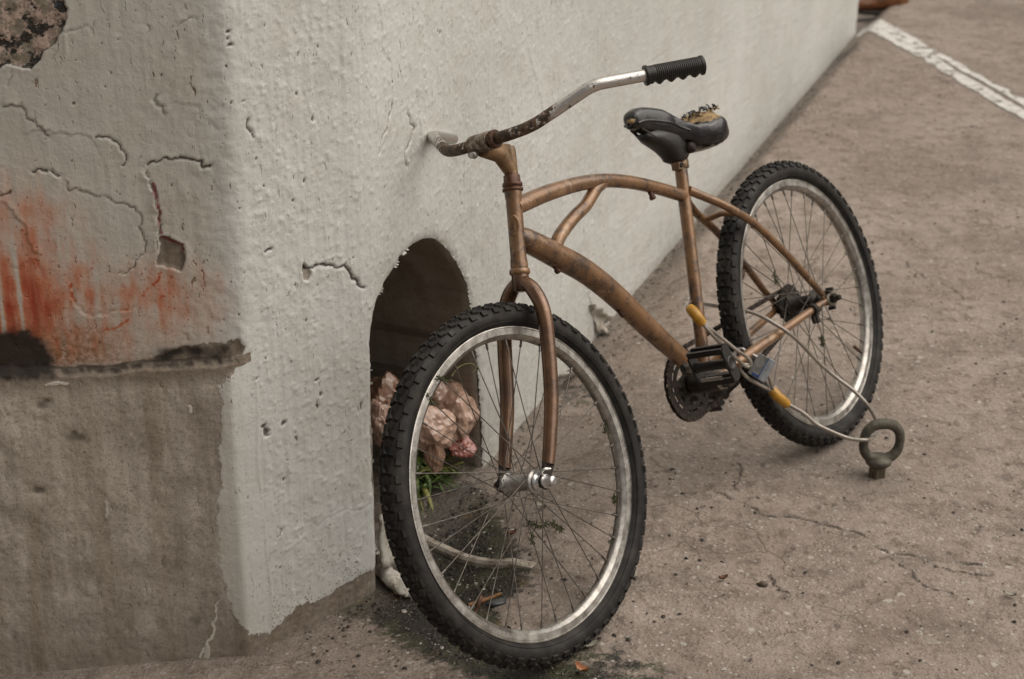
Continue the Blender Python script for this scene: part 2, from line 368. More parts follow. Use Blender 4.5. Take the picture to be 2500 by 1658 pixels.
muck = np.maximum(muck, .9 * sstep(.12, .0, np.hypot(XX - 1.4764, (YY - 7.3667) * .35)))
muck = np.maximum(muck, .40 * blob([[0.3155, 4.7867], [0.5022, 4.788], [0.3701, 4.408], [0.2629, 4.2413]], .05))
satin = np.maximum(blob([[0.647, 3.4527], [0.8094, 3.457], [0.7654, 3.3258], [0.6378, 3.2604]], .06), blob([[0.7734, 3.2639], [0.8531, 3.2762], [0.8725, 3.1865], [0.7324, 3.1442]], .06)) * .7
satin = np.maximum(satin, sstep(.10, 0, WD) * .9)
G_CRACKS = [([[0.4176, 3.182], [0.4518, 3.1621], [0.5031, 3.1224], [0.5276, 3.067], [0.6044, 3.0571], [0.6897, 3.0089], [0.7524, 2.9355], [0.8032, 2.9076], [0.8757, 2.8806], [0.9451, 2.8751], [0.9994, 2.8692]], .0032, .0022),
 ([[0.7798, 2.8855], [0.7992, 2.8541], [0.8078, 2.8092], [0.831, 2.7826], [0.8755, 2.7568]], .0022, .0018),
 ([[0.511, 2.83], [0.52, 2.789], [0.5519, 2.7595]], .002, .0016),
 ([[0.8425, 2.8656], [0.8831, 2.849], [0.9176, 2.8393], [0.9751, 2.8337]], .0025, .002),
 ([[0.5096, 3.3096], [0.5042, 3.2308], [0.4941, 3.1631]], .0015, .0018),
 ([[1.1782, 4.6059], [1.1855, 4.4654], [1.2626, 4.27]], .0015, .0022), ([[0.5526, 4.0645], [0.4752, 3.8653], [0.416, 3.819]], .0012, .0018)]
for i, (pts, dep, wd) in enumerate(G_CRACKS):
    pj = jitter(pts, .16, 3, 50 + i); bb = np.array(pj); k = (XX > bb[:, 0].min() - .03) & (XX < bb[:, 0].max() + .03) & (YY > bb[:, 1].min() - .03) & (YY < bb[:, 1].max() + .03)
    dd, sd_, al = polydist(XX[k], YY[k], pj); e = sstep(0, .08, al) * sstep(1, .9, al)
    ZZ[k] += e * (-dep * np.exp(-(dd / wd) ** 2) + .0016 * np.exp(-dd / .02) * (sd_ > 0)); gap[k] = np.maximum(gap[k], e * (.45 + .75 * vnoise(al * 40, al * 0, 70 + i)) * np.exp(-(dd / max(wd * 1.6, .0040)) ** 2))
def grid_mesh(name, X, Y, Z, attrs, mat, keep=None):
    ny, nx = X.shape; v = np.stack([X, Y, Z], -1).reshape(-1, 3); i = np.arange(ny * nx).reshape(ny, nx)
    f = np.stack([i[:-1, :-1], i[:-1, 1:], i[1:, 1:], i[1:, :-1]], -1)
    f = f[keep] if keep is not None else f.reshape(-1, 4)
    me = bpy.data.meshes.new(name); me.vertices.add(len(v)); me.vertices.foreach_set('co', v.ravel().astype(np.float32))
    me.loops.add(f.size); me.loops.foreach_set('vertex_index', f.ravel().astype(np.int32)); me.polygons.add(len(f)); me.polygons.foreach_set('loop_start', np.arange(0, f.size, 4, dtype=np.int32))
    me.polygons.foreach_set('use_smooth', np.ones(len(f), bool)); me.update(calc_edges=True)
    for k, a in attrs.items():
        at = me.attributes.new(k, 'FLOAT', 'POINT'); at.data.foreach_set('value', a.ravel().astype(np.float32))
    me.materials.append(mat); return me
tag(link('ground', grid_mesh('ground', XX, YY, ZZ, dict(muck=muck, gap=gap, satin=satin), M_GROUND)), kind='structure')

# ------------------------------------------------------------------ wall
ZL = .528
def path(u, up, w):
    """plan position for wall coordinate u (0 at the corner), box-filtered over width w"""
    acc = 0; K = 9
    for t in (np.arange(K) + .5) / K - .5:
        q = u + t * w; tk = TK * up; k0 = KC[None, :] + DC[None, :] * tk[:, None]
        main = M0[None, :] + DM[None, :] * (q - LC)[:, None]; ch = KC[None, :] + DC[None, :] * q[:, None]; lf = k0 - DL[None, :] * (q - tk)[:, None]
        acc = acc + np.where((q > LC)[:, None], main, np.where((q > tk)[:, None], ch, lf))
    return acc / K
U_ = np.concatenate([np.linspace(-2.6, -.62, 24)[:-1], np.arange(-.62, .34, .0026), np.arange(.34, .95, .0031), np.arange(.95, 1.75, .0048), 1.75 + np.cumsum(np.linspace(.005, .05, 150)) ])
U_ = U_[U_ < LC + LEN - .012]; U_ = np.append(U_, LC + LEN)
Z_ = np.concatenate([np.arange(-.14, 1.36, .0027), np.linspace(1.36, 2.7, 22)[1:]])
ZZW, UUW = np.meshgrid(Z_, U_, indexing='ij')
S = UUW.ravel(); Zf = ZZW.ravel()
led = ZL + fbm(S * 9, S * 0, 61, 3) * .009 + fbm(S * 40, S * 0, 62, 2) * .004
up = sstep(led - .004, led + .006, Zf)
wcor = np.where(S < .2, .013 + .024 * sstep(ZL + .01, ZL + .14, Zf), .10)
XY = path(S, up, wcor); e_ = 1e-3
TA = path(S + e_, up, wcor) - path(S - e_, up, wcor); TA /= np.linalg.norm(TA, axis=1)[:, None]; NO = np.stack([TA[:, 1], -TA[:, 0]], 1)
A = {k: np.zeros(len(S)) for k in ('shade_tint', 'bare', 'red', 'soot_shade', 'gap', 'multi', 'crimson', 'grime', 'ochre', 'white')}
H = fbm(S * 5, Zf * 5, 71, 3) * .0022 + fbm(S * 28, Zf * 24, 72, 4) * (.0008 + .0006 * (S > .1)) + fbm(S * 75, Zf * 7, 73, 2) * (.0005 + .0005 * (S > .06)) + (S > .06) * np.clip(fbm(S * 120, Zf * 90, 78, 3) - .18, 0, 1) * .0030
rough_c = sstep(.25, .0, np.abs(S - .03)) * up
H += rough_c * fbm(S * 60, Zf * 60, 74, 3) * .0012
A['shade_tint'] = sstep(.03, -.03, S) * (.65 + .35 * vnoise(S * 6, Zf * 4, 33))  # left face painted darker and warmer to deepen its shade
# paint edge on the chamfered corner: everything below / left of it is bare concrete
PAINT = [(9, 9), (9, -.5), (LC + .03, -.5), (LC + .02, -.035)] + [[0.324, -0.025], [0.2889, -0.0233], [0.2441, -0.0243], [0.1889, -0.0353], [0.125, -0.027], [0.0983, -0.0348], [0.0526, -0.0554], [0.0107, -0.04], [-0.0079, -0.016], [-0.0214, 0.0046], [-0.0323, 0.0616], [-0.0367, 0.1103], [-0.0388, 0.1757], [-0.039, 0.2392], [-0.0273, 0.2971], [-0.0292, 0.3506], [-0.0176, 0.4072], [-0.018, 0.4544], [-0.0196, 0.4846], [-0.0094, 0.4981], [0.0062, 0.5083], [0.0138, 0.5244]] + [(TK, ZL + .02), (TK - .01, ZL + .035), (-.075, ZL + .03), (-.13, ZL + .012), (-.16, ZL), (-4, ZL), (-4, 9)]
pdist = polysd(S, Zf, PAINT)
edgeN = fbm(S * 55, Zf * 55, 81, 3) * .006 + fbm(S * 190, Zf * 190, 83, 2) * .004
A['bare'] = sstep(-.006, .006, pdist + edgeN); A['bare'] = np.maximum(A['bare'], (S < TK + .012) * sstep(led - .012, led - .006, Zf) * sstep(led + .012, led + .005, Zf))
H -= .0010 * sstep(-.001, .003, pdist + edgeN)
H += A['bare'] * (fbm(S * 30, Zf * 18, 82, 4) * .0028) * (S < .1)
A['white'] = np.zeros(len(S))
for pts, wd in (([[-0.0393, 0.0544], [-0.053, 0.0384], [-0.0611, -0.0045], [-0.0606, -0.0266], [-0.0745, -0.0429], [-0.0832, -0.0643], [-0.1056, -0.0978], [-0.1257, -0.1218]], .0022), ([[-0.075, -0.0518], [-0.0785, -0.0782], [-0.0728, -0.1057], [-0.0628, -0.1248]], .004), ([[-0.2348, 0.2724], [-0.2348, 0.2399]], .0025), ([[-0.075, 0.4512], [-0.0735, 0.4374]], .0025), ([[-0.3159, 0.5077], [-0.2792, 0.5079]], .0025)):
    d_, _, al = polydist(S, Zf, jitter(pts, .14, 3, 5)); q = sstep(wd * 1.7, wd * .5, d_ + fbm(S * 70, Zf * 70, 7, 2) * .0022); A['white'] = np.maximum(A['white'], q); H += q * .0012
# dark hollows in the bare block
for (cx, cz), r_, dp in zip([[-0.3501, 0.2998], [-0.3301, 0.3122], [-0.3267, 0.4665], [-0.3174, 0.4754], [-0.2687, 0.4024], [-0.0936, 0.003]], (.016, .02, .014, .008, .03, .02), (.006, .004, .003, .003, .002, .001)):
    g_ = np.exp(-(((S - cx) / r_) ** 2 + ((Zf - cz) / (r_ * .8)) ** 2)); g_ *= (.6 + .8 * vnoise(S * 90, Zf * 90, 9)); H -= dp * g_; A['gap'] = np.maximum(A['gap'], .62 * np.clip(g_, 0, 1))
# cracks and lifted paint: points, groove depth, width, lift, side (+1 left of direction), dark
CR_U = [
 ([[-0.3343, 1.002], [-0.3157, 1.0025], [-0.3016, 0.9998], [-0.2948, 0.9865], [-0.2822, 0.9684], [-0.2692, 0.9525], [-0.2574, 0.9454]], .003, .0017, .0050, 1, .75),
 ([[-0.3045, 0.9529], [-0.2853, 0.9575], [-0.2625, 0.9578], [-0.2421, 0.9526], [-0.2238, 0.9474], [-0.203, 0.9455], [-0.1913, 0.9362], [-0.1827, 0.9134], [-0.1859, 0.9056]], .0016, .0013, .0030, 1, .5),
 ([[-0.1912, 0.9373], [-0.1828, 0.9443], [-0.1636, 0.9396], [-0.1518, 0.929], [-0.1426, 0.9118], [-0.1425, 0.9005], [-0.1529, 0.8896]], .0035, .0018, .0030, -1, .95),
 ([[-0.2989, 0.8854], [-0.2857, 0.8916], [-0.2777, 0.8879], [-0.2632, 0.8862], [-0.2493, 0.8777]], .004, .0020, .004, -1, 1.),
 ([[-0.2493, 0.8777], [-0.2398, 0.8659], [-0.2391, 0.851], [-0.228, 0.8563], [-0.2137, 0.8499], [-0.1996, 0.8413], [-0.1826, 0.8405], [-0.1706, 0.8308], [-0.1581, 0.8256]] + [[-0.1496, 0.825], [-0.135, 0.8186], [-0.1264, 0.8054], [-0.1253, 0.7913], [-0.1325, 0.7823], [-0.1244, 0.7607], [-0.1287, 0.7325], [-0.1458, 0.7095], [-0.1574, 0.7006], [-0.1837, 0.6996]], .0025, .0015, .003, 1, .75),
 ([[0.0014, 0.886], [-0.0183, 0.8829], [-0.0186, 0.8955], [-0.0452, 0.9], [-0.0793, 0.9029], [-0.0969, 0.8964], [-0.1083, 0.8923], [-0.111, 0.8856]], .005, .0022, .004, -1, 1.),
 ([[-0.111, 0.8856], [-0.1057, 0.8648], [-0.1046, 0.8509]] + [[-0.1035, 0.8507], [-0.1002, 0.8228], [-0.0978, 0.7971], [-0.097, 0.7712], [-0.1016, 0.7596], [-0.1, 0.7358]], .004, .0018, .009, -1, .75),
 ([[-0.2521, 0.6888], [-0.251, 0.6648], [-0.2472, 0.6476], [-0.2357, 0.63], [-0.2141, 0.6251], [-0.1894, 0.6322], [-0.1607, 0.6318], [-0.1457, 0.6407]], .002, .0016, .003, -1, .5),
 ([[-0.3512, 0.846], [-0.331, 0.8592]], .004, .0018, .003, 1, .9),
 ([[-0.352, 0.8387], [-0.3328, 0.8218], [-0.3224, 0.8006], [-0.3159, 0.7818], [-0.2968, 0.7387]], .0015, .0016, .005, 1, .3),
 ([[-0.3469, 0.7295], [-0.3375, 0.7172], [-0.3214, 0.7282], [-0.3018, 0.7319], [-0.2977, 0.708]], .0015, .0014, .002, 1, .4),
 ([[-0.0462, 1.1194], [-0.0361, 1.1298], [-0.0276, 1.1327], [-0.0252, 1.138], [-0.0089, 1.1323]], .002, .0014, .002, 1, .6),
 ([[-0.2242, 1.1199], [-0.1994, 1.1235], [-0.1768, 1.125], [-0.1706, 1.1375]], .002, .0014, .001, 1, .6), ([[-0.3081, 1.0649], [-0.3109, 1.0478], [-0.3189, 1.0308]], .002, .0012, .001, 1, .7),
 ([[-0.0753, 0.5836], [-0.0643, 0.5805], [-0.0628, 0.5679]], .002, .0014, .001, 1, .6)]
CR_M = [
 ([[0.1686, 0.673], [0.1939, 0.657], [0.2267, 0.654], [0.2668, 0.6474], [0.2762, 0.628], [0.2927, 0.6082], [0.3231, 0.5839]], .006, .0026, .003, 1, 1.),
 ([[0.1359, 0.153], [0.1764, 0.1306], [0.212, 0.1387], [0.2691, 0.1292], [0.3314, 0.1213]], .001, .0018, .001, 1, .3),
 ([[0.0789, 0.6067], [0.0947, 0.6078], [0.1033, 0.5915]], .001, .0018, .002, 1, .3),
 ([[0.0826, 0.171], [0.0952, 0.1566], [0.0893, 0.1466], [0.0779, 0.1481]], .002, .0018, .002, 1, .7),
 ([[0.375, 1.1134], [0.3916, 1.0869], [0.3971, 1.0507], [0.424, 0.9932], [0.4348, 0.938]], .002, .0022, .004, 1, .35),
 ([[0.4339, 0.9177], [0.4331, 0.8974], [0.409, 0.8666], [0.3679, 0.8267]], .004, .0022, .003, 1, .8),
 ([[0.5005, 0.8858], [0.5098, 0.8666], [0.535, 0.8368], [0.508, 0.8142], [0.4897, 0.8022], [0.5023, 0.764]], .004, .0026, .004, 1, .7),
 ([[0.5497, 0.8544], [0.5628, 0.8077], [0.5699, 0.7618]], .002, .0020, .003, 1, .5),
 ([[1.143, 0.8677], [1.203, 0.7746], [1.247, 0.7026], [1.2804, 0.6312]], .001, .0028, .004, 1, .12),
 ([[1.0501, 0.7527], [1.0645, 0.7194], [1.0582, 0.6612]], .002, .003, .003, 1, .3),
 ([[1.5731, 0.1531], [1.6526, 0.0618], [1.7552, -0.0349]], .003, .004, .006, 1, .5),
 ([[-0.0818, 1.013], [-0.0898, 1.0013], [-0.072, 0.9753]], .003, .003, .003, 1, .6),
 ([[0.0692, 0.9625], [0.0662, 0.9443], [0.0765, 0.9219]], .004, .0028, .003, 1, .8),
 ([[-0.0557, 0.9991], [-0.0024, 0.9632], [0.0101, 0.9416]], .001, .003, .002, 1, .2)]
for i, (pts, dep, wd, lift, sgn, dark) in enumerate(CR_U + CR_M):
    pj = jitter(pts, .20, 4, 200 + i); bb = np.array(pj); m_ = .05
    k = np.where((S > bb[:, 0].min() - m_) & (S < bb[:, 0].max() + m_) & (Zf > bb[:, 1].min() - m_) & (Zf < bb[:, 1].max() + m_))[0]
    dd, sd_, al = polydist(S[k], Zf[k], pj); e = sstep(0, .06, al) * sstep(1, .94, al); vw = wd * (.55 + .9 * vnoise(al * 22, al * 0, 300 + i))
    H[k] += e * (.7 * lift * (.25 + .7 * vnoise(al * 9, al * 0, 400 + i)) * np.exp(-dd / .010) * sstep(-.0015, .0015, dd * sd_ * sgn) - dep * np.exp(-(dd / vw) ** 2))
    A['gap'][k] = np.maximum(A['gap'][k], e * dark * np.exp(-(dd / (vw * 1.05)) ** 2))
# crimson layer beside the long vertical crack, and red scratches
for pts, wd, nm in (([[-0.1019, 0.8575], [-0.0965, 0.8296], [-0.094, 0.8039], [-0.0949, 0.7711]], .004, 'crimson'), ([[-0.0948, 0.7628], [-0.0811, 0.7562], [-0.0598, 0.7469], [-0.0593, 0.7385]], .0035, 'crimson'), ([[-0.1006, 0.6976], [-0.1048, 0.6857], [-0.1201, 0.6721], [-0.1322, 0.6582]], .0030, 'red2'), ([[-0.1999, 0.5985], [-0.1877, 0.599], [-0.1645, 0.6124]], .0030, 'red2'), ([[-0.1027, 0.6529], [-0.0859, 0.6556]], .002, 'red2'), ([[-0.1872, 0.6321], [-0.1607, 0.6325]], .0028, 'red2'), ([[-0.2523, 0.6865], [-0.253, 0.6673], [-0.2478, 0.6525]], .0024, 'red2'), ([[-0.3143, 0.7349], [-0.3044, 0.7273], [-0.2975, 0.7103]], .005, 'red2')):
    dd, sd_, al = polydist(S, Zf, jitter(pts, .1, 3, 9)); q = sstep(wd, wd * .35, dd + (vnoise(S * 160, Zf * 160, 4) - .5) * .004)
    if nm == 'red2': q *= .85
    if nm == 'crimson': A['crimson'] = np.maximum(A['crimson'], q * .9)
    else: A['red'] = np.maximum(A['red'], q * 1.0)
def patch(poly, dep, soft=.002, j=.12, seed=3, lip=.002):
    pj = jitter(list(map(tuple, poly)) + [tuple(poly[0])], j, 3, seed)[:-1]; bb = np.array(pj)
    k = np.where((S > bb[:, 0].min() - .03) & (S < bb[:, 0].max() + .03) & (Zf > bb[:, 1].min() - .03) & (Zf < bb[:, 1].max() + .03))[0]
    d = polysd(S[k], Zf[k], pj); i_ = sstep(soft, -soft, d); H[k] += -dep * i_ + lip * np.exp(-np.abs(d) / .006) * (d > 0)
    A['gap'][k] = np.maximum(A['gap'][k], .8 * np.exp(-((d + .0005) / .0022) ** 2) * (.4 + .6 * vnoise(S[k] * 60, Zf[k] * 60, 8))); return k, i_
k, i_ = patch([[-0.0986, 0.7618], [-0.0914, 0.7643], [-0.0745, 0.7559], [-0.0597, 0.7481], [-0.0585, 0.717], [-0.0664, 0.6987], [-0.0868, 0.7065], [-0.1062, 0.7118], [-0.104, 0.7265], [-0.0991, 0.7334]], .005); A['bare'][k] = np.maximum(A['bare'][k], i_)
k, i_ = patch([[-0.4072, 1.2358], [-0.2056, 1.2317], [-0.2184, 1.1701], [-0.2137, 1.1554], [-0.2189, 1.1324], [-0.2242, 1.1199], [-0.2333, 1.1096], [-0.2483, 1.0919], [-0.258, 1.0869], [-0.2656, 1.0721], [-0.2792, 1.0586], [-0.2971, 1.0635], [-0.3189, 1.0684], [-0.3277, 1.0623], [-0.4292, 1.0579]], .005, seed=8); A['multi'][k] = np.maximum(A['multi'][k], i_); H[k] += i_ * fbm(S[k] * 60, Zf[k] * 60, 91, 4) * .0035
k, i_ = patch([[0.1692, 0.6729], [0.1842, 0.6596], [0.1882, 0.6485], [0.1811, 0.6365], [0.1709, 0.641]], .006, seed=5); A['bare'][k] = np.maximum(A['bare'][k], i_)
# pits
pits = [[0.0711, 0.3708], [0.0655, 0.3844], [0.1893, 0.3838], [0.1991, 0.4044], [0.1904, 0.4367], [0.1382, 0.3326], [0.1043, 0.2606], [0.0979, 0.7157], [0.103, 0.7491], [0.1106, 0.3748], [0.2945, 0.3488], [0.0555, 0.4825], [0.1506, 0.6365]] + [[0.2212, 1.0583], [0.2043, 0.9334], [0.6568, 0.9954], [0.0369, 0.9925], [1.073, -0.0005], [0.8001, 0.8528], [0.1532, 0.7961]] + [[0.0387, 1.1112], [0.0398, 1.0895], [0.0366, 1.0997], [0.0621, 0.9909]]
psz = [(.007, .009), (.009, .004), (.0035, .009), (.004, .006), (.006, .003), (.002, .008), (.003, .004), (.009, .003), (.002, .002), (.005, .006), (.003, .01), (.004, .003), (.003, .003)] + [(.002, .008), (.003, .006), (.006, .004), (.003, .003), (.006, .008), (.002, .006), (.002, .004)] + [(.0045, .0025), (.005, .003), (.003, .003), (.004, .002)]
for q in range(330):
    pits.append((random.uniform(.02, 1.9), random.uniform(0, 1.25))); z_ = random.uniform(.0008, .0024); psz.append((z_, z_ * random.uniform(.8, 2.6)))
for q in range(110):
    pits.append((random.uniform(-.5, .05), random.uniform(.56, 1.25))); z_ = random.uniform(.0010, .0022); psz.append((z_, z_ * random.uniform(.8, 1.6)))
for (cx, cz), (rx, rz) in zip(pits, psz):
    if cx < .02 and cz < ZL: continue
    k = np.where((np.abs(S - cx) < rx * 3.5 + .003) & (np.abs(Zf - cz) < rz * 3.5 + .003))[0]
    if len(k) == 0: continue
    rr = np.sqrt(((S[k] - cx) / rx) ** 2 + ((Zf[k] - cz) / rz) ** 2) + (vnoise(S[k] * 260, Zf[k] * 260, 12) - .5) * .9
    g_ = sstep(1.25, .6, rr); H[k] += -min(rx, .006) * .8 * g_ + .0003 * np.exp(-((rr - 1.6) / .5) ** 2); A['gap'][k] = np.maximum(A['gap'][k], .85 * g_)
# raised runs of paint
for q in range(70):
    cx = random.uniform(-.5, 1.8); z0 = random.uniform(.1, 1.3); L = random.uniform(.08, .5); wd = random.uniform(.0012, .003)
    if cx < .05 and z0 - L < ZL + .02: continue
    k = np.where((np.abs(S - cx) < .03) & (Zf < z0) & (Zf > z0 - L))[0]
    xx = S[k] - cx - fbm(Zf[k] * 6, Zf[k] * 0 + q, 77, 2) * .006; H[k] += random.uniform(.0006, .0017) * np.exp(-(xx / wd) ** 2) * sstep(z0, z0 - .02, Zf[k]) * sstep(z0 - L, z0 - L + .03, Zf[k])
# red spray and soot round the small hole in the ledge
RC = [[-0.3304, 0.6619], [-0.2298, 0.6948], [-0.2202, 0.6558], [-0.3527, 0.6343], [-0.1221, 0.6455], [-0.2359, 0.7237], [-0.2927, 0.5819], [-0.0869, 0.6727], [-0.3338, 0.7523]]
for (cx, cz), (rx, rz, am) in zip(RC, ((.078, .095, 1.05), (.026, .060, .50), (.030, .050, .55), (.075, .085, 1.15), (.14, .09, .46), (.07, .07, .34), (.17, .07, .55), (.08, .07, .30), (.12, .13, .52))):
    A['red'] = np.maximum(A['red'], am * np.exp(-(np.abs((S - cx) / rx) ** 2.2 + np.abs((Zf - cz) / rz) ** 2.2)))
A['red'] *= (.80 + .45 * fbm(S * 95, Zf * 16, 98, 3) + .30 * (vnoise(S * 45, Zf * 45, 99) - .4)).clip(.25, 1.2); A['red'] *= np.where(S < .03, 1, 0) * sstep(ZL - .012, ZL + .01, Zf)
runs = [[-0.3382, 0.6696], [-0.3707, 0.6474]]
for (cx, cz) in runs: A['red'] *= 1 - .75 * np.exp(-((S - cx - fbm(Zf * 12, Zf * 0, 5, 2) * .004) / .0045) ** 2) * sstep(ZL + .03, ZL + .08, Zf) * sstep(ZL + .28, ZL + .2, Zf)
oc = [[-0.2723, 0.5658]][0]
A['ochre'] = (S < .02) * up * (.85 * np.exp(-(((S - oc[0]) / .10) ** 2 + ((Zf - oc[1]) / .05) ** 2)) + .30 * sstep(ZL + .10, ZL, Zf) * sstep(.0, -.08, S))
HOLE = [[-0.4421, 0.5319], [-0.4368, 0.5587], [-0.4168, 0.5821], [-0.3959, 0.5955], [-0.3781, 0.5993], [-0.3604, 0.6031], [-0.3366, 0.6022], [-0.3215, 0.5898], [-0.3105, 0.5682], [-0.3035, 0.5504], [-0.2983, 0.5364], [-0.2996, 0.5227]]
hd = polysd(S, Zf, HOLE); ins = sstep(.024, -.024, hd + fbm(S * 60, Zf * 60, 6, 2) * .008); H -= .004 * ins ** 2 * sstep(ZL - .01, ZL + .006, Zf)
A['soot_shade'] = np.maximum(ins, .40 * np.exp(-np.clip(hd, 0, 1) / .020)) * sstep(ZL - .03, ZL - .005, Zf)
# ledge shadow painted as a dark line, with dirt, and splashes near the ground
A['gap'] = np.maximum(A['gap'], 1.0 * np.exp(-((Zf - led - .006) / .0034) ** 2) * (S < .01) * (.55 + .6 * vnoise(S * 50, Zf * 10, 19)))
ld_ = np.exp(-((Zf - led - .002) / .0042) ** 2) * (S < TK) + .22 * np.exp(-((Zf - led + .012) / .016) ** 2) * (S < .005)
A['soot_shade'] = np.maximum(A['soot_shade'], ld_ * (.22 + .30 * vnoise(S * 160, Zf * 140, 23) + .10 * vnoise(S * 34, Zf * 60, 24)))
wd_ = sstep(-.16, -.10, S) * sstep(.02, .0, S) * sstep(ZL - .005, ZL + .004, Zf) * sstep(ZL + .04, ZL + .02, Zf); A['soot_shade'] = np.maximum(A['soot_shade'], wd_ * (.25 + .35 * vnoise(S * 60, Zf * 60, 25)))
zg = -DIP
gl_ = (S < TK + .015) * (Zf > ZL - .04) * A['bare'] * sstep(ZL - .05, ZL - .004, Zf)
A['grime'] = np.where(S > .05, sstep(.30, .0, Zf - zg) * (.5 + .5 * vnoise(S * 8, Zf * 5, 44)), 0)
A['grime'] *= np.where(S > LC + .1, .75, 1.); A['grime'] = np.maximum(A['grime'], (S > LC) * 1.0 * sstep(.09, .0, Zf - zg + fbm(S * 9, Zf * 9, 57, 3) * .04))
# arch opening through the main wall
ARCH = [[0.3262, -0.1373], [0.3266, -0.0447], [0.3325, 0.0329], [0.3318, 0.1009], [0.3289, 0.2017], [0.328, 0.2999], [0.324, 0.3732], [0.3249, 0.4277], [0.3271, 0.4684], [0.3363, 0.4996], [0.3453, 0.5264], [0.3598, 0.5484], [0.3877, 0.5674], [0.4195, 0.5781], [0.4538, 0.5891], [0.4601, 0.5959], [0.501, 0.6006], [0.5699, 0.5971], [0.6237, 0.5799], [0.6834, 0.5426], [0.7292, 0.5017], [0.7716, 0.4583], [0.808, 0.4081], [0.8255, 0.3578], [0.8459, 0.2921], [0.8671, 0.1894], [0.8865, 0.0724], [0.8957, -0.0435], [0.9025, -0.1613]]
ARCH = [(max(a_[0], LC + .004), a_[1]) for a_ in ARCH]
ad = polysd(S, Zf, ARCH); edge = fbm(S * 45, Zf * 45, 95, 3) * .003 + np.clip(fbm(S * 22, Zf * 22, 96, 3), 0, 1) * .003 * (Zf > .05); edge = edge * (S > LC + .045)
H -= .006 * np.exp(-np.clip(ad, 0, 1) / .006) * (S > LC - .03) * (ad > 0)
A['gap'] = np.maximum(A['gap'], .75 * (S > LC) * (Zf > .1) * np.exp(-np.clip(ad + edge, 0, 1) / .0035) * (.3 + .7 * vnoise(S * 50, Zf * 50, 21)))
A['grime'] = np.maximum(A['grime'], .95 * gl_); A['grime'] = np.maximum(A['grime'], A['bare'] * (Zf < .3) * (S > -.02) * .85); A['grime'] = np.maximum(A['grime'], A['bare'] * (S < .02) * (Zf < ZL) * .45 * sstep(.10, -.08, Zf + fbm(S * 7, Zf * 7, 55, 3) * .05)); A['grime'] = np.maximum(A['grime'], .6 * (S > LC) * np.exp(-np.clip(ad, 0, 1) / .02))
shape = ZZW.shape
Xw = XY[:, 0] + NO[:, 0] * H; Yw = XY[:, 1] + NO[:, 1] * H
ad2 = (ad + (edge - .35 * fbm(S * 70, Zf * 70, 95, 3) * .004) * .7).reshape(shape); inside = (ad2 < 0) & (UUW > LC)
keep = ~(inside[:-1, :-1] | inside[1:, :-1] | inside[:-1, 1:] | inside[1:, 1:])
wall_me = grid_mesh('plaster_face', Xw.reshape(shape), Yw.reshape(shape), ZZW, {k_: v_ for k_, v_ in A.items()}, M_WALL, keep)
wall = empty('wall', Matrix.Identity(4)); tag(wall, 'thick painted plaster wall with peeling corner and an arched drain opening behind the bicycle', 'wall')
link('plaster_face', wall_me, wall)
# rest of the wall body: end return, back and top
EE = M0 + DM * LEN; LLf = KC - DL * (-2.6 - 0) * 1.0; LLf = path(np.array([-2.6]), np.array([1.]), np.array([.05]))[0]
bk = [EE, EE - NM * 1.6, LLf - NM * .2 + np.array([-.4, 1.6])]
mb = MB(); pl_ = [EE] + bk[1:] + [LLf]
for a_, b_ in zip(pl_[:-1], pl_[1:]): mb.add([(a_[0], a_[1], -.14), (b_[0], b_[1], -.14), (b_[0], b_[1], 2.7), (a_[0], a_[1], 2.7)], [(0, 1, 2, 3)], False)
mb.obj('wall_back', M_CONC, wall)
top_pts = [path(np.array([u_]), np.array([1.]), np.array([.05]))[0] for u_ in (-2.6, .03, TK, LC, LC + LEN)] + [np.array(q) for q in bk[1:]]
MB().add([(q[0], q[1], 2.7) for q in top_pts], [tuple(range(len(top_pts)))], False).obj('wall_top', M_CONC, wall)
# tunnel
def arch_w(q, off):
    P = M0 + DM * (q[0] - LC) + NM * off; return (P[0], P[1], q[1])
A2 = jitter(ARCH, .05, 1, 4); cen = (LC + .27, .2); wide = [(cen[0] + (q[0] - cen[0]) * 1.02 + .0, cen[1] + (q[1] - cen[1]) * 1.015) for q in A2]
big_ = [(cen[0] + (q[0] - cen[0]) * 1.10, cen[1] + (q[1] - cen[1]) * 1.06) for q in A2]
rings = [(big_, -.012), (A2, -.008), (wide, -.03), (wide, -.25), (wide, -.5), (wide, -.9)]
mb = MB(); n_ = len(A2)
for pts, off in rings: mb.v += [arch_w(q, off) for q in pts]
for r_ in range(len(rings) - 1):
    for k_ in range(n_ - 1): mb.f.append((r_ * n_ + k_, r_ * n_ + k_ + 1, (r_ + 1) * n_ + k_ + 1, (r_ + 1) * n_ + k_)); mb.sm.append(True)
mb.f.append(tuple(range((len(rings) - 1) * n_, len(rings) * n_))); mb.sm.append(False)
mb.obj('arched_opening', m_tunnel(), wall)

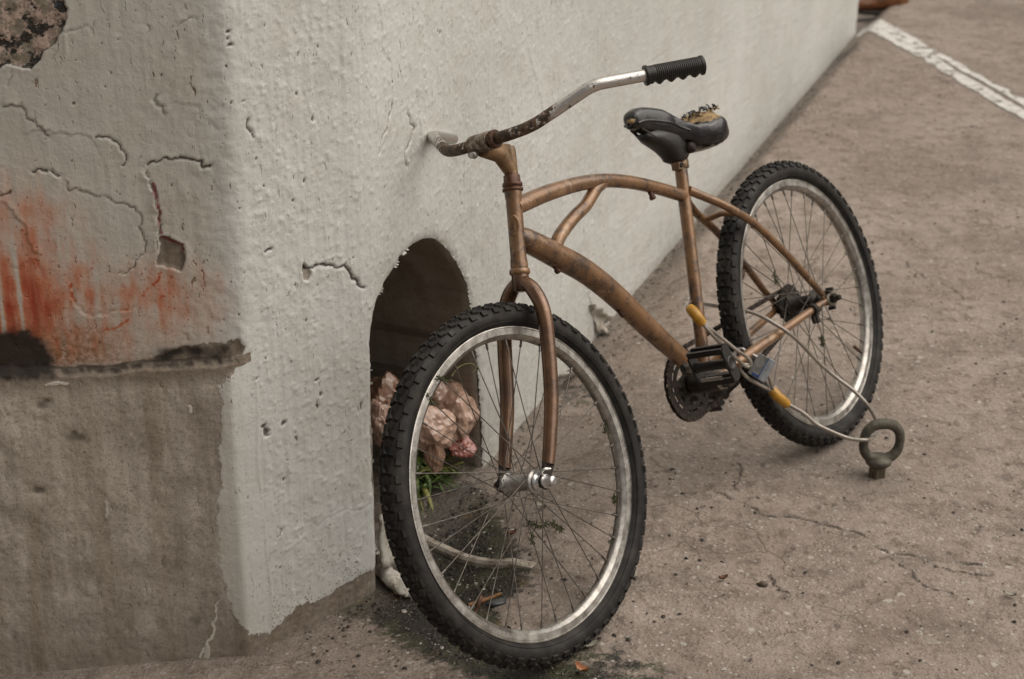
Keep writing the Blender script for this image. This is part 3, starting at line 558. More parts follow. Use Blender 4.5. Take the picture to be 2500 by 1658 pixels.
# curled flakes of plaster at the foot of the wall
M_FLAKE = Mat('plaster_flake_paint'); c_ = M_FLAKE.mix(M_FLAKE.ramp(M_FLAKE.noise(40, 5, .7), .45, .65), (.50, .475, .42), (.27, .225, .17)); M_FLAKE = M_FLAKE.done(c_, .75, 0, M_FLAKE.bump(M_FLAKE.noise(120, 4), .002, .6))
def flake(poly, curl, th, mat, name, lab, cat, group=None, n=7, parent=None, seed=1):
    """quad patch from 4 world corners, curled along its normal, with thickness"""
    P = [V3(q) for q in poly]; nn = (P[1] - P[0]).cross(P[3] - P[0]).normalized(); g = []
    rg = random.Random(seed)
    for i in range(n + 1):
        for j in range(n + 1):
            s, t = i / n, j / n; q = (P[0] * (1 - s) + P[1] * s) * (1 - t) + (P[3] * (1 - s) + P[2] * s) * t
            e = 1 if (0 < i < n and 0 < j < n) else 0
            q = q + nn * (curl * (1 - 4 * (t - .5) ** 2) + curl * .3 * math.sin(s * 4 + seed)) + (Vector((rg.uniform(-1, 1), rg.uniform(-1, 1), rg.uniform(-1, 1))) * abs(curl) * (.12 if e else .3)); g.append(q)
    N1 = (n + 1) ** 2; vs = g + [q - nn * th for q in g]; ix = lambda i, j: i * (n + 1) + j; fs = []
    for i in range(n):
        for j in range(n): f = (ix(i, j), ix(i + 1, j), ix(i + 1, j + 1), ix(i, j + 1)); fs += [f, tuple(q + N1 for q in f[::-1])]
    bd = [ix(i, 0) for i in range(n)] + [ix(n, j) for j in range(n)] + [ix(i, n) for i in range(n, 0, -1)] + [ix(0, j) for j in range(n, 0, -1)]
    for a_, b_ in zip(bd, bd[1:] + bd[:1]): fs.append((a_, a_ + N1, b_ + N1, b_))
    o = MB().add(vs, fs, True).obj(name, mat, parent)
    if lab: tag(o, lab, cat, group)
    return o
flake([[0.2188, 4.0945, 0.0583], [0.2765, 4.2466, -0.049], [0.2607, 4.2049, -0.0667], [0.2497, 4.176, -0.0648]], .02, .004, M_FLAKE, 'plaster_flake', 'curled plaster flake peeling off the wall foot below the sloping main tube', 'plaster flake', seed=2)
flake([[0.129, 3.8298, -0.0274], [0.2215, 4.0736, -0.1334], [0.2321, 4.1013, -0.2074], [0.1392, 3.8566, -0.1011]], .03, .007, M_FLAKE, 'plaster_flake', 'broad lifted plaster flake at the wall foot seen between front spokes and rim', 'plaster flake', seed=3)
flake([[-0.2614, 2.8999, 0.0874], [-0.2538, 2.9201, 0.0257], [-0.2373, 2.9636, -0.0668], [-0.2621, 2.898, -0.0375]], .004, .006, M_FLAKE, 'plaster_flake', 'tall wedge of loose plaster standing in the opening beside the front tyre', 'plaster flake', seed=4)
def lump(name, c, size, mat, lab, cat, seed=1, rot=0., group=None, sub=2):
    import bmesh
    bm = bmesh.new(); bmesh.ops.create_icosphere(bm, subdivisions=sub, radius=1.); rg = random.Random(seed); ph = [rg.uniform(0, 9) for _ in range(3)]
    for v_ in bm.verts:
        q = v_.co; k_ = 1 + .22 * math.sin(q.x * 4 + ph[0]) * math.cos(q.y * 5 + ph[1]) + .15 * math.sin(q.z * 7 + ph[2]) + rg.uniform(-.07, .07); q *= k_; q.x *= size[0]; q.y *= size[1]; q.z *= size[2]
    me = bpy.data.meshes.new(name); bm.to_mesh(me); bm.free(); me.materials.append(mat)
    for p_ in me.polygons: p_.use_smooth = True
    o = link(name, me); o.location = c; o.rotation_euler = (0, 0, rot); return tag(o, lab, cat, group)
g_ = [[-0.2602, 2.9421], [-0.239, 2.8967], [-0.2065, 2.8458]]
pp = [on_ground(*q, .014) for q in g_]
mb = MB(); tube(mb, catmull([pp[0] + Vector((-.005, .01, .03)), pp[0], pp[1], pp[2], pp[2] + Vector((.012, -.012, -.002))], 5), [.009, .016, .018, .015, .004], 14, True, ((0, 0, 1), .6)); 
for i, q in enumerate(mb.v): mb.v[i] = (q[0] + random.uniform(-.004, .004), q[1] + random.uniform(-.004, .004), q[2] + random.uniform(-.003, .003))
tag(mb.obj('plaster_chunk', M_FLAKE), 'off white broken plaster roll on the wet dirt touching the front tyre', 'plaster chunk')
# half buried pale strip curving through the dirt
sp_ = [V3((*q, 0)) for q in [[-0.2224, 3.1257], [-0.187, 3.0787], [-0.1411, 3.0271], [-0.0859, 2.9556], [-0.0314, 2.9047], [0.0126, 2.8856], [0.0516, 2.8618]]]
cp = catmull(sp_, 8); mb = MB(); sec = [(-.011, -.02), (-.011, .008), (-.008, .0105), (.006, .0115), (.0115, .006), (.013, -.02)]; n_ = len(cp); vs = []
for i, q in enumerate(cp):
    t = (cp[min(i + 1, n_ - 1)] - cp[max(i - 1, 0)]).normalized(); o_ = Vector((t.y, -t.x, 0)); f = min(1, (n_ - 1 - i) / 10)
    for a_, b_ in sec: vs.append(Vector((q.x, q.y, gzf(q.x, q.y) + (b_ * f if b_ > 0 else b_) + .002)) + o_ * a_)
mb.add(vs, [(i * 6 + k_, i * 6 + k_ + 1, (i + 1) * 6 + k_ + 1, (i + 1) * 6 + k_) for i in range(n_ - 1) for k_ in range(5)] + [tuple(range(6))], False)
M_EDGE = Mat('dirty_pale_edging'); c_ = M_EDGE.mix(M_EDGE.ramp(M_EDGE.noise(30, 6, .7), .42, .66), (.40, .36, .30), (.14, .105, .075)); M_EDGE = M_EDGE.done(c_, .8, 0, M_EDGE.bump(M_EDGE.noise(90, 4), .002, .6))
tag(mb.obj('edging_strip', M_EDGE), 'pale curved strip half buried in dirt seen through the front wheel', 'edging')

# painted line
LA = np.array([[1.6488, 8.0819], [1.674, 7.719], [1.7549, 7.4109], [1.8394, 7.1614], [1.9238, 6.7698], [2.0354, 6.4636]]); LB = np.array([[1.6219, 7.9349], [1.6255, 7.3542], [1.6864, 7.0881], [1.7415, 6.83], [1.8065, 6.5566], [1.9263, 6.0721]])
a0, a1 = (LA[0] + LB[0]) / 2, (LA[-1] + LB[-1]) / 2; ld = (a1 - a0) / np.linalg.norm(a1 - a0); ln_ = np.array([-ld[1], ld[0]])
wid = [abs((q - a0) @ ln_) for q in np.concatenate([LA, LB])]; hw = float(np.mean(wid))
Ls = np.arange(-.4, np.linalg.norm(a1 - a0) + 2.2, .008); Ws = np.arange(-hw * 1.6, hw * 1.6, .007); LL_, WW = np.meshgrid(Ls, Ws)
PX = a0[0] + ld[0] * LL_ + ln_[0] * WW; PY = a0[1] + ld[1] * LL_ + ln_[1] * WW
PZ = gz(PX, PY) + fbm(PX * 22, PY * 22, 31, 3) * .0022 + fbm(PX * 70, PY * 70, 41, 2) * .0011 + .0032
mk = np.abs(WW) + fbm(PX * 14, PY * 14, 5, 4) * .022 < hw * 1.02
mk &= ~((np.abs(WW - hw * .18 + .0 * LL_) < .009 + fbm(PX * 5, PY * 5, 9, 2) * .006) & (LL_ > .95)); mk &= (fbm(PX * 34, PY * 34, 15, 3) + fbm(PX * 4, PY * 4, 16, 2) * .5) < .62; mk &= wall_dist(PX, PY) > .01
kp = mk[:-1, :-1] & mk[1:, :-1] & mk[:-1, 1:] & mk[1:, 1:]
m = Mat('worn_white_road_paint'); c_ = m.mix(m.ramp(m.noise(25, 6, .7), .42, .68), (.58, .57, .54), (.34, .315, .28))
tag(link('painted_line', grid_mesh('painted_line', PX, PY, PZ, {}, m.done(c_, .7, 0, m.bump(m.noise(70, 5, .7), .003, .6)), kp)), kind='structure')

# ------------------------------------------------------------------ grit, chips and crumbs on the ground
def scatter(name, n, area, size, mat, seed, flat=.5, dens=None):
    rg = np.random.default_rng(seed); vs = []; fs = []; k = 0
    base = np.array([(1, 0, 0), (.3, .9, 0), (-.8, .55, 0), (-.75, -.6, 0), (.25, -.95, 0), (0, 0, 1), (0, 0, -.6)])
    fb = [(0, 1, 5), (1, 2, 5), (2, 3, 5), (3, 4, 5), (4, 0, 5), (1, 0, 6), (2, 1, 6), (3, 2, 6), (4, 3, 6), (0, 4, 6)]
    tries = 0
    while k < n and tries < n * 40:
        tries += 1
        x = rg.uniform(area[0], area[1]); y = rg.uniform(area[2], area[3])
        wd = float(wall_dist(np.array(x), np.array(y)))
        if wd < .005 or (dens and rg.random() > dens(x, y, wd)): continue
        s = size[0] + (size[1] - size[0]) * rg.random() ** 3; an = rg.uniform(0, 6.28); B = base * (1 + rg.uniform(-.3, .3, (7, 1))); B = B * np.array([s, s * rg.uniform(.5, 1), s * flat])
        c_, s_ = math.cos(an), math.sin(an); P = np.stack([B[:, 0] * c_ - B[:, 1] * s_ + x, B[:, 0] * s_ + B[:, 1] * c_ + y, B[:, 2] + gzf(x, y) + s * flat * .35], 1)
        vs += P.tolist(); fs += [tuple(q + 7 * k for q in f) for f in fb]; k += 1
    me = MB().add(vs, fs, False).obj(name, mat); return tag(me, kind='stuff')
def simple(name, col, rough=.7, metal=0., var=.35, sc=60, bump=0., **k):
    m = Mat(name); c_ = m.mix(m.ramp(m.noise(sc, 4), .35, .7), col, tuple(q * (1 - var) for q in col)); return m.done(c_, rough, metal, m.bump(m.noise(sc * 2, 4), bump or .0005, .4), **k)
M_CHIP = simple('pale_chip', (.42, .39, .34), var=.5); M_GRIT = simple('brown_grit', (.12, .09, .065), var=.6, sc=30); M_DARKG = simple('dark_grit', (.035, .027, .02), var=.5)
muck_at = lambda x, y, wd: 1. if inpoly(np.array([x]), np.array([y]), MUCK_A)[0] else (.5 * math.exp(-wd / .05) + .03)
scatter('pale_chips', 760, (-.4, 2.2, 2.2, 6.5), (.0015, .0075), M_CHIP, 3, .3, lambda x, y, wd: .35 + .65 * math.exp(-wd / .2))
scatter('pale_crumbs', 380, (-.35, .35, 2.3, 3.3), (.001, .0045), M_CHIP, 13, .5, muck_at)
scatter('brown_grit', 2600, (-.4, 2.0, 2.2, 6.5), (.0012, .0045), M_GRIT, 4, .6, lambda x, y, wd: .15 + .85 * math.exp(-wd / .12))
scatter('dark_grit', 2200, (-.4, 1.8, 2.2, 7.5), (.0015, .006), M_DARKG, 5, .6, lambda x, y, wd: .04 + .96 * math.exp(-wd / .05))
scatter('dirt_crumbs', 1500, (-.35, .4, 2.3, 3.3), (.0015, .0065), M_DARKG, 6, .7, muck_at)
# ------------------------------------------------------------------ litter
def leaf(name, px, size, mat, lab, cat, rot, curl=.4, seed=1, lift=.006, aspect=.5):
    rg = random.Random(seed); n = 8; vs = []; c = on_ground(*px, lift)
    for i in range(n + 1):
        t = i / n; wd = math.sin(math.pi * min(.98, max(.02, t))) ** .7 * aspect * (1 + rg.uniform(-.15, .15))
        for j in (-1, -.5, 0, .5, 1):
            x = (t - .5) * size; y = j * wd * size * .5 * (1 + rg.uniform(-.1, .1)); z = abs(j) ** 1.5 * curl * size * .28 + (t - .5) ** 2 * size * curl + rg.uniform(-.03, .03) * size
            vs.append((x * math.cos(rot) - y * math.sin(rot), x * math.sin(rot) + y * math.cos(rot), z))
    m_ = len(vs); vs += [(a, b, z - .0006) for a, b, z in vs]; fs = []
    for i in range(n):
        for j in range(4): f = (i * 5 + j, (i + 1) * 5 + j, (i + 1) * 5 + j + 1, i * 5 + j + 1); fs += [f, tuple(q + m_ for q in f[::-1])]
    o = MB().add(vs, fs).obj(name, mat); o.location = c; return tag(o, lab, cat)
M_LEAFG = simple('grey_dry_leaf', (.36, .34, .28), .8, var=.5); M_LEAFO = simple('orange_dry_leaf', (.42, .20, .10), .7, var=.4); M_LEAFB = simple('brown_dry_leaf', (.16, .075, .04), .7, var=.5)
leaf('dry_leaf', [0.1486, 2.5617], .034, M_LEAFG, 'pale grey crumpled leaf on the ground at the lower right of the front tyre', 'leaf', .5, .5, 3)
leaf('dry_leaf', [0.1325, 2.4837], .030, M_LEAFO, 'orange tan curled leaf on the dark dirt below the front tyre', 'leaf', 2.4, .9, 4, .007, .6)
leaf('dry_leaf', [0.0032, 3.0254], .024, M_LEAFB, 'dark brown curled leaf seen below the front hub between spokes', 'leaf', .2, 1., 5)
leaf('dry_leaf', [0.148, 2.7224], .018, M_LEAFO, 'small reddish leaf bit showing beside the lower right of the front rim', 'leaf', 1.2, .8, 6)
leaf('dry_leaf', [0.9738, 2.7563], .026, M_LEAFG, 'pale leaf bit alone on open ground by the crack near the frame edge', 'leaf', -.5, .5, 7)
leaf('dry_leaf', [0.0682, 3.1349], .028, M_LEAFG, 'beige twisted leaf seen through spokes below the front axle nut', 'leaf', -.9, .7, 8)
leaf('dry_leaf', [0.4213, 2.8004], .02, M_LEAFB, 'brown leaf crumb on open ground between front wheel and long crack', 'leaf', .3, .9, 9)
def stick(name, pts, r, mat, lab, cat):
    P = [on_ground(*q, r[0] * 1.1) for q in pts]; mb = MB(); tube(mb, catmull(P, 5), r, 8); return tag(mb.obj(name, mat), lab, cat)
stick('wood_stick', [[-0.0779, 2.7398], [-0.0478, 2.7497], [-0.0142, 2.7642]], [.0035, .0045, .003], simple('split_wood', (.30, .15, .06), .7, var=.5, sc=140), 'short orange brown wood splinter on wet dirt inside the front wheel', 'stick')
lump('plastic_scrap', on_ground(*[-0.0222, 2.7243], .005), (.022, .011, .006), simple('grey_plastic_scrap', (.05, .055, .06), .35, var=.3), 'small dark grey plastic scrap next to the wood splinter', 'scrap', 4, .4)
lump('orange_crumb', V3([-0.8762, 2.6022, 0.53]) + Vector((0, .012, .004)), (.010, .007, .006), simple('orange_peel', (.75, .22, .05), .5, var=.2), 'bright orange crumb on the ledge in front of the sooty hole', 'crumb', 6)
lump('ground_stone', on_ground(*[0.4977, 2.7852], .004), (.010, .008, .006), M_GRIT, 'rounded brown stone on open ground below the long ground crack', 'stone', 8)

# plastic bags in the opening
def bag_mat(name, col, trans=.15):
    m = Mat(name); w_ = m.noise(28, 5, .65, dist=1.2); c_ = m.mix(m.ramp(w_, .38, .66), col, tuple(min(1, q * 1.35 + .03) for q in col))
    c_ = m.mix(m.ramp(m.noise(12, 4), .55, .72, 0, .55), c_, tuple(q * .62 for q in col))
    nb = m.bump(m.math('ADD', m.noise(60, 3, .6, dist=2.), w_), .003, .35)
    m.done(c_, .24, 0, nb, Coat_Weight=.8, Coat_Roughness=.10); m.p.inputs['Subsurface Weight'].default_value = trans; m.p.inputs['Subsurface Radius'].default_value = (.03, .015, .01); m.p.inputs['Subsurface Scale'].default_value = .5; return m.m
M_BAG = bag_mat('pinkish_thin_plastic', (.46, .305, .23)); M_BAG2 = bag_mat('tan_thin_plastic', (.27, .155, .10)); M_BAGR = bag_mat('red_stained_plastic', (.30, .10, .075)); M_BAG3 = bag_mat('pink_thin_plastic', (.33, .215, .165))
def bag(name, c, size, mat, seed, parent=None, rot=0., neck=None, sub=4, fold=1.):
    import bmesh
    from mathutils import noise as mn
    bm = bmesh.new(); bmesh.ops.create_icosphere(bm, subdivisions=sub, radius=1.); off = Vector((seed * 3.1, seed * 1.7, seed * .9)); ridge = lambda x: (1 - min(1, abs(x) * 2.2)) ** 2
    rg = random.Random(seed * 7 + 1); planes = []
    for _ in range(26):
        pn_ = Vector((rg.gauss(0, 1), rg.gauss(0, 1), rg.gauss(0, 1))).normalized(); planes.append((pn_, rg.uniform(.72, 1.0)))
    for v_ in bm.verts:
        q = v_.co.copy(); n1 = mn.noise(q * 1.1 + off); w_ = Vector((mn.noise(q * 1.7 + off), mn.noise(q * 1.9 - off), mn.noise(q * 1.5 + off * .3))) * .5; n2 = mn.noise((q + w_) * 1.6 + off * 2); n3 = mn.noise((q + w_) * 4.2 + off); n4 = mn.noise((q + w_) * 9 + off)
        u_ = (q + w_ * .25).normalized(); r_ = min([h_ / u_.dot(pn_) for pn_, h_ in planes if u_.dot(pn_) > .2] + [1.2])
        ax_ = V3(neck or (-.6, .1, .8)).normalized(); e1 = ax_.orthogonal().normalized(); e2 = ax_.cross(e1); th_ = math.atan2(u_.dot(e2), u_.dot(e1)); la = u_.dot(ax_); pl = (1 - la * la) ** .5
        sw = th_ + .9 * la + n2 * .8; k_ = r_ * (1.12 + .08 * n1) + fold * pl * (.055 * (1 - abs(math.sin(sw * 3.5 + n1 * 3))) ** 1.5 * 2 + .035 * (1 - abs(math.sin(sw * 8 + n3 * 2.5))) ** 2 * 2 - .05) + .016 * ridge(n4) + rg.uniform(-.012, .012); q *= k_
        if neck:
            nk = V3(neck).normalized(); t = v_.co.dot(nk)
            if t > .35: q = q * (1 - .65 * (t - .35) / .65) + nk * (t - .35) * 1.1
        if q.z < -.75: q.z = -.75 + (q.z + .75) * .2
        v_.co = Vector((q.x * size[0], q.y * size[1], q.z * size[2]))
    me = bpy.data.meshes.new(name); bm.to_mesh(me); bm.free(); me.materials.append(mat)
    o = link(name, me, parent); o.location = c; o.rotation_euler = (0, 0, rot); return o
bagA = empty('plastic_bag', Matrix.Translation([-0.1388, 3.406, 0.0573])); tag(bagA, 'crumpled pinkish plastic bag of rubbish in the opening behind the front wheel', 'plastic bag')
def loc(P, o): return V3(P) - o.matrix_world.translation
o_ = bag('bag_body', loc([-0.1388, 3.406, 0.0628], bagA), (.060, .075, .085), M_BAG, 2, bagA, .4)
bag('bag_body', loc([-0.1796, 3.1577, 0.1534], bagA), (.050, .055, .052), M_BAG, 5, bagA, 1.4)
bag('bag_handle', loc([-0.1759, 3.3646, 0.1369], bagA), (.030, .035, .045), M_BAG3, 8, bagA, .2, (.1, .2, 1))
tag(bag('bag_knot', loc([-0.1622, 3.133, 0.0969], bagA), (.022, .026, .042), M_BAG2, 7, bagA, .5, (-.3, 0, 1)))
tag(bag('bag_bottom', loc([-0.1154, 3.3551, 0.0058], bagA), (.030, .036, .024), M_BAGR, 9, bagA, .1), 'red stained bottom of the bag')
tag(bag('plastic_bag', [-0.2753, 3.3002, 0.145], (.05, .06, .062), M_BAG2, 12, None, .9), 'tan crumpled plastic bag squeezed between opening edge and front tyre', 'plastic bag')
tag(bag('plastic_bag', [-0.2684, 3.0646, 0.1988], (.022, .03, .055), M_BAG3, 15, None, .3), 'narrow pink crumpled plastic bag against the left edge of the opening below the tan one', 'plastic bag')
tag(bag('orange_bag', [-0.1249, 3.6398, 0.0069], (.028, .03, .032), bag_mat('orange_brown_plastic', (.30, .10, .035)), 18, None, .3), 'small orange brown wrapper behind the large pinkish bag', 'wrapper')
# wilted greens
M_GREEN = simple('wilted_green', (.10, .155, .035), .45, var=.55, sc=90); M_GREEN2 = simple('yellow_green_blade', (.26, .25, .07), .5, var=.5, sc=90)
def blade(mb, P, w_, up=(0, 0, 1)):
    P = catmull(P, 6); n = len(P); vs = []
    for i, q in enumerate(P):
        t = (P[min(i + 1, n - 1)] - P[max(i - 1, 0)]).normalized(); s_ = t.cross(V3(up)).normalized(); f = w_ * (math.sin(math.pi * (.08 + .88 * i / (n - 1))) ** .6)
        vs += [q - s_ * f + Vector((0, 0, f * .5)), q, q + s_ * f + Vector((0, 0, f * .5)), q - Vector((0, 0, .0006 + f * .2))]
    mb.add(vs, [(i * 4 + a_, i * 4 + b_, (i + 1) * 4 + b_, (i + 1) * 4 + a_) for i in range(n - 1) for a_, b_ in ((0, 1), (1, 2), (2, 3), (3, 0))])
gr = empty('green_leaves', Matrix.Identity(4)); tag(gr, 'bunch of long wilted green leaves lying under the plastic bags in the opening', 'leaves')
g0 = [V3((*q, 0)) for q in [[-0.2313, 3.3456], [-0.2117, 3.2647], [-0.1939, 3.2061]]]; g1 = [V3((*q, 0)) for q in [[-0.114, 3.4012], [-0.1017, 3.3282], [-0.1145, 3.2671]]]
for i in range(74):
    rg = random.Random(i); a_ = g0[0].lerp(g0[2], rg.random()) + Vector((rg.uniform(-.03, .01), rg.uniform(-.02, .03), 0)); b_ = g1[0].lerp(g1[2], rg.random()) + Vector((rg.uniform(-.05, .01), rg.uniform(-.02, .04), 0))
    if i % 3 == 0: b_ = a_ + Vector((rg.uniform(.0, .04), rg.uniform(-.10, -.02), 0))
    h0, h1, h2 = rg.uniform(.02, .085), rg.uniform(.03, .075), rg.uniform(.0, .035); mid_ = a_.lerp(b_, .5) + Vector((rg.uniform(-.015, .015), rg.uniform(-.015, .015), 0))
    pts = [Vector((q.x, q.y, gzf(q.x, q.y) + h)) for q, h in ((a_, h0), (mid_, h1), (b_, h2))]
    mb = MB(); blade(mb, pts, rg.uniform(.0025, .0075)); mb.obj('leaf_blade', M_GREEN if i % 5 else M_GREEN2, gr)

# brown shoe at the far end of the wall
def shoe():
    M_UP = simple('brown_shoe_leather', (.20, .075, .025), .38, var=.5, sc=25); M_SO = simple('dark_shoe_sole', (.03, .018, .012), .6, var=.3)
    cx, cy = [1.809, 8.1911]; an = R_(12)
    Mx = Matrix.Translation((cx, cy, gzf(cx, cy))) @ Matrix.Rotation(an, 4, 'Z'); r_ = empty('shoe', Mx); tag(r_, 'brown leather shoe standing just beyond the far end of the wall', 'shoe')
    def outline(x):  # half width for x in -.14 (toe) .. .14 (heel)
        t = (x + .14) / .28; return .048 * (math.sin(math.pi * min(.97, max(.03, t))) ** .35) * (1 - .28 * max(0, t - .35) - .12 * math.sin(t * 6))
    xs = np.linspace(-.14, .14, 19)
    def loft(mb, rows, seg=16):
        vs = []
        for x, w2, z0, z1, pw in rows:
            for k in range(seg):
                a_ = 2 * math.pi * k / seg; cc, ss = math.cos(a_), math.sin(a_)
                vs.append((x, w2 * math.copysign(abs(cc) ** pw, cc), (z0 + z1) / 2 + (z1 - z0) / 2 * math.copysign(abs(ss) ** pw, ss)))
        n = len(rows); mb.add(vs, [(i * seg + k, i * seg + (k + 1) % seg, (i + 1) * seg + (k + 1) % seg, (i + 1) * seg + k) for i in range(n - 1) for k in range(seg)] + [tuple(range(seg))[::-1], tuple(range((n - 1) * seg, n * seg))])
    mb = MB(); loft(mb, [(x, outline(x) * 1.06, .0 + (.012 if -.02 < x < .05 else 0) + max(0, -.09 - x) * .2, .024, .35) for x in xs]); mb.obj('sole', M_SO, r_)
    mb = MB(); loft(mb, [(x * .985, outline(x), .022, float(np.interp(x, [-.14, -.12, -.06, .0, .05, .14], [.045, .062, .075, .105, .125, .12])), .75) for x in xs]); mb.obj('shoe_upper', M_UP, r_)
    mb = MB(); lathe(mb, [(0, .036), (.03, .034), (.0301, .028), (0.005, .026)], (.085, 0, .108), (0.05, 0, 1), 20); mb.obj('collar', M_UP, r_)
    for k in range(4):
        x = -.055 + k * .022; mb = MB(); z = float(np.interp(x, [-.14, -.06, 0, .05], [.045, .075, .105, .125])); tube(mb, catmull([(x, -.024, z - .012), (x + .003, 0, z + .004), (x, .024, z - .012)], 4), .0025, 6); mb.obj('lace', M_SO, r_)
shoe()

# ------------------------------------------------------------------ eye bolt
def metal_dull(name, c1, c2, rough=.5, metal=.6, sc=70):
    m = Mat(name); c_ = m.mix(m.ramp(m.noise(sc, 5, .65), .38, .66), c1, c2); return m.done(c_, m.ramp(m.noise(sc * .6, 4), .3, .7, rough - .1, rough + .15), metal, m.bump(m.noise(sc * 2.5, 4), .0008, .5))
M_FORGED = metal_dull('forged_steel', (.075, .068, .052), (.13, .115, .088), .6, .35)
ebp = [0.8129, 3.2487]; eb = empty('anchor_ring', Matrix.Translation(on_ground(*ebp))); tag(eb, 'heavy forged steel anchor ring bolted into the ground with the cable through it', 'anchor')
mb = MB(); lathe(mb, [(-.01, .0205), (.024, .0205), (.0275, .0185), (.028, .012)], (0, 0, 0), (0, 0, 1), 6, False, (1, .25, 0)); mb.obj('nut', metal_dull('worn_nut', (.17, .145, .105), (.10, .08, .055), .5, .5), eb)
mb = MB(); lathe(mb, [(.027, .012), (.028, .024), (.033, .0285), (.041, .0300), (.045, .0275), (.047, .021), (.049, .0195), (.050, .006), (.0502, 0)], (0, 0, 0), (0, 0, 1), 28); mb.obj('swivel_base', M_FORGED, eb)
ringp = []; rr = []
for k in range(49):
    a_ = -math.pi / 2 + 2 * math.pi * k / 48; x = .0415 * math.copysign(abs(math.cos(a_)) ** .8, math.cos(a_)); z = .0415 * math.copysign(abs(math.sin(a_)) ** .9, math.sin(a_)); ringp.append((x, -.004 + .06 * (z + .05) * 0, z + .083)); rr.append(.0100 + .0022 * max(0, math.sin(a_)) + .0022 * max(0, -math.sin(a_)))
mb = MB(); tube(mb, ringp, rr, 14, False); ro_ = mb.obj('ring', M_FORGED, eb); ro_.rotation_euler = (R_(-5), R_(3), R_(8))

# ------------------------------------------------------------------ bicycle
BM = Matrix([[-0.592361, 0.7435761, -0.3101661], [-0.8056727, -0.5467052, 0.2280458], [0.0, 0.3849778, 0.9229258]]); BO = Vector([0.77113, 3.43535, 0.0]); BW = Matrix.Translation(BO) @ BM.to_4x4()
AX = Vector([-0.3332914, 0.0, 0.9428239]); P0 = Vector([1.052047, 0.0, 0.317018]); F0 = Vector([1.088771, 0.0, 0.33]); WR = .33; STEER = -0.057114
SR = Matrix.Rotation(STEER, 3, AX)
def st(q): return P0 + SR @ (V3(q) - P0)
bike = empty('bicycle', BW); tag(bike, 'rusty copper coloured cruiser bicycle leaning on the wall with its handlebar touching it', 'bicycle')
def bobj(mb, name, mat): return mb.obj(name, mat, bike)
def copper():
    m = Mat('sprayed_copper_paint'); n1 = m.noise(13, 5, .62); n2 = m.noise(60, 5, .68); n3 = m.noise(260, 3, .6); n4 = m.noise(27, 4, .6, dist=.6)
    c = m.mix(m.ramp(n1, .34, .66), (.240, .128, .056), (.140, .074, .036))
    c = m.mix(m.ramp(m.math('ADD', m.math('MULTIPLY', n2, .6), m.math('MULTIPLY', n1, .4)), .49, .60, 0, .85), c, (.050, .034, .026)); c = m.mix(m.ramp(n4, .58, .68, 0, .6), c, (.33, .215, .125))
    c = m.mix(m.ramp(n3, .66, .74, 0, .5), c, (.36, .26, .17)); c = m.mix(m.ramp(n2, .36, .28, 0, .45), c, (.27, .15, .065))
    return m.done(c, m.ramp(n2, .3, .7,   .26, .48), .32, m.bump(n3, .0004, .5), Coat_Weight=.45, Coat_Roughness=.18)
M_COP = copper()
def fork_paint():
    m = Mat('dark_copper_fork'); n1 = m.noise(16, 5, .62); n2 = m.noise(70, 5, .65)
    c = m.mix(m.ramp(n1, .36, .66), (.180, .092, .045), (.085, .045, .028)); c = m.mix(m.ramp(n2, .55, .70, 0, .6), c, (.05, .03, .02)); c = m.mix(m.ramp(n2, .40, .30, 0, .5), c, (.27, .17, .095)); return m.done(c, .27, .5, m.bump(n2, .0004, .4), Coat_Weight=.5, Coat_Roughness=.15)
M_FORK = fork_paint()
def chrome_worn():
    m = Mat('flaking_chrome'); n1 = m.noise(52, 7, .78); gate = m.attr('x'); geo = m.n('ShaderNodeSeparateXYZ'); m.l(m.tc, geo.inputs[0])
    # rust and old paint grow towards the clamp in the middle of the bar
    near = m.ramp(m.math('ABSOLUTE', geo.outputs['Y']), .09, .215, .115, -.10); f = m.ramp(m.math('ADD', n1, near), .50, .545)
    n2 = m.noise(90, 4, .6); d = m.mix(m.ramp(n2, .4, .6), (.040, .028, .018), (.12, .075, .042))
    c = m.mix(f, (.60, .575, .55), d); c = m.mix(m.ramp(m.noise(120, 3), .66, .72, 0, .7), c, (.10, .06, .04)); return m.done(c, m.ramp(f, 0, 1, .34, .6), m.ramp(f, 0, 1, .95, .25), m.bump(m.math('ADD', m.math('MULTIPLY', f, -.8), n2), .0008, .5))
M_BAR = chrome_worn()
M_STEEL = metal_dull('dull_steel', (.40, .385, .365), (.24, .22, .20), .34, .9, 120)
M_BRIGHT = metal_dull('bright_steel', (.66, .65, .64), (.52, .51, .50), .24, .95, 120)
M_ALU = metal_dull('brushed_rim_alloy', (.44, .42, .39), (.27, .25, .225), .34, .9, 55)
M_BLACKM = metal_dull('greasy_black_metal', (.022, .018, .015), (.045, .036, .028), .5, .5, 90)
M_RUSTY = metal_dull('rusty_steel', (.10, .05, .028), (.045, .026, .018), .6, .5, 110)
M_RUBBER = (lambda m: m.done(m.mix(m.ramp(m.noise(24, 5, .65), .40, .72), (.009, .008, .0075), (.030, .026, .023)), m.ramp(m.noise(14, 4), .3, .7, .50, .75), 0, m.bump(m.noise(190, 4), .0007, .6), Specular_IOR_Level=.28))(Mat('worn_tyre_rubber'))
M_PLAST = simple('black_plastic', (.014, .012, .011), .38, var=.3)
M_GRIP = simple('black_grip_rubber', (.008, .0065, .006), .42, var=.3)
M_SPOKE = metal_dull('dirty_spoke', (.15, .135, .12), (.08, .068, .055), .45, .7, 60)
L3D = lambda pts: [(q[0], q[1], q[2]) for q in pts]
HT0 = P0 + AX * .395; HT1 = P0 + AX * .538
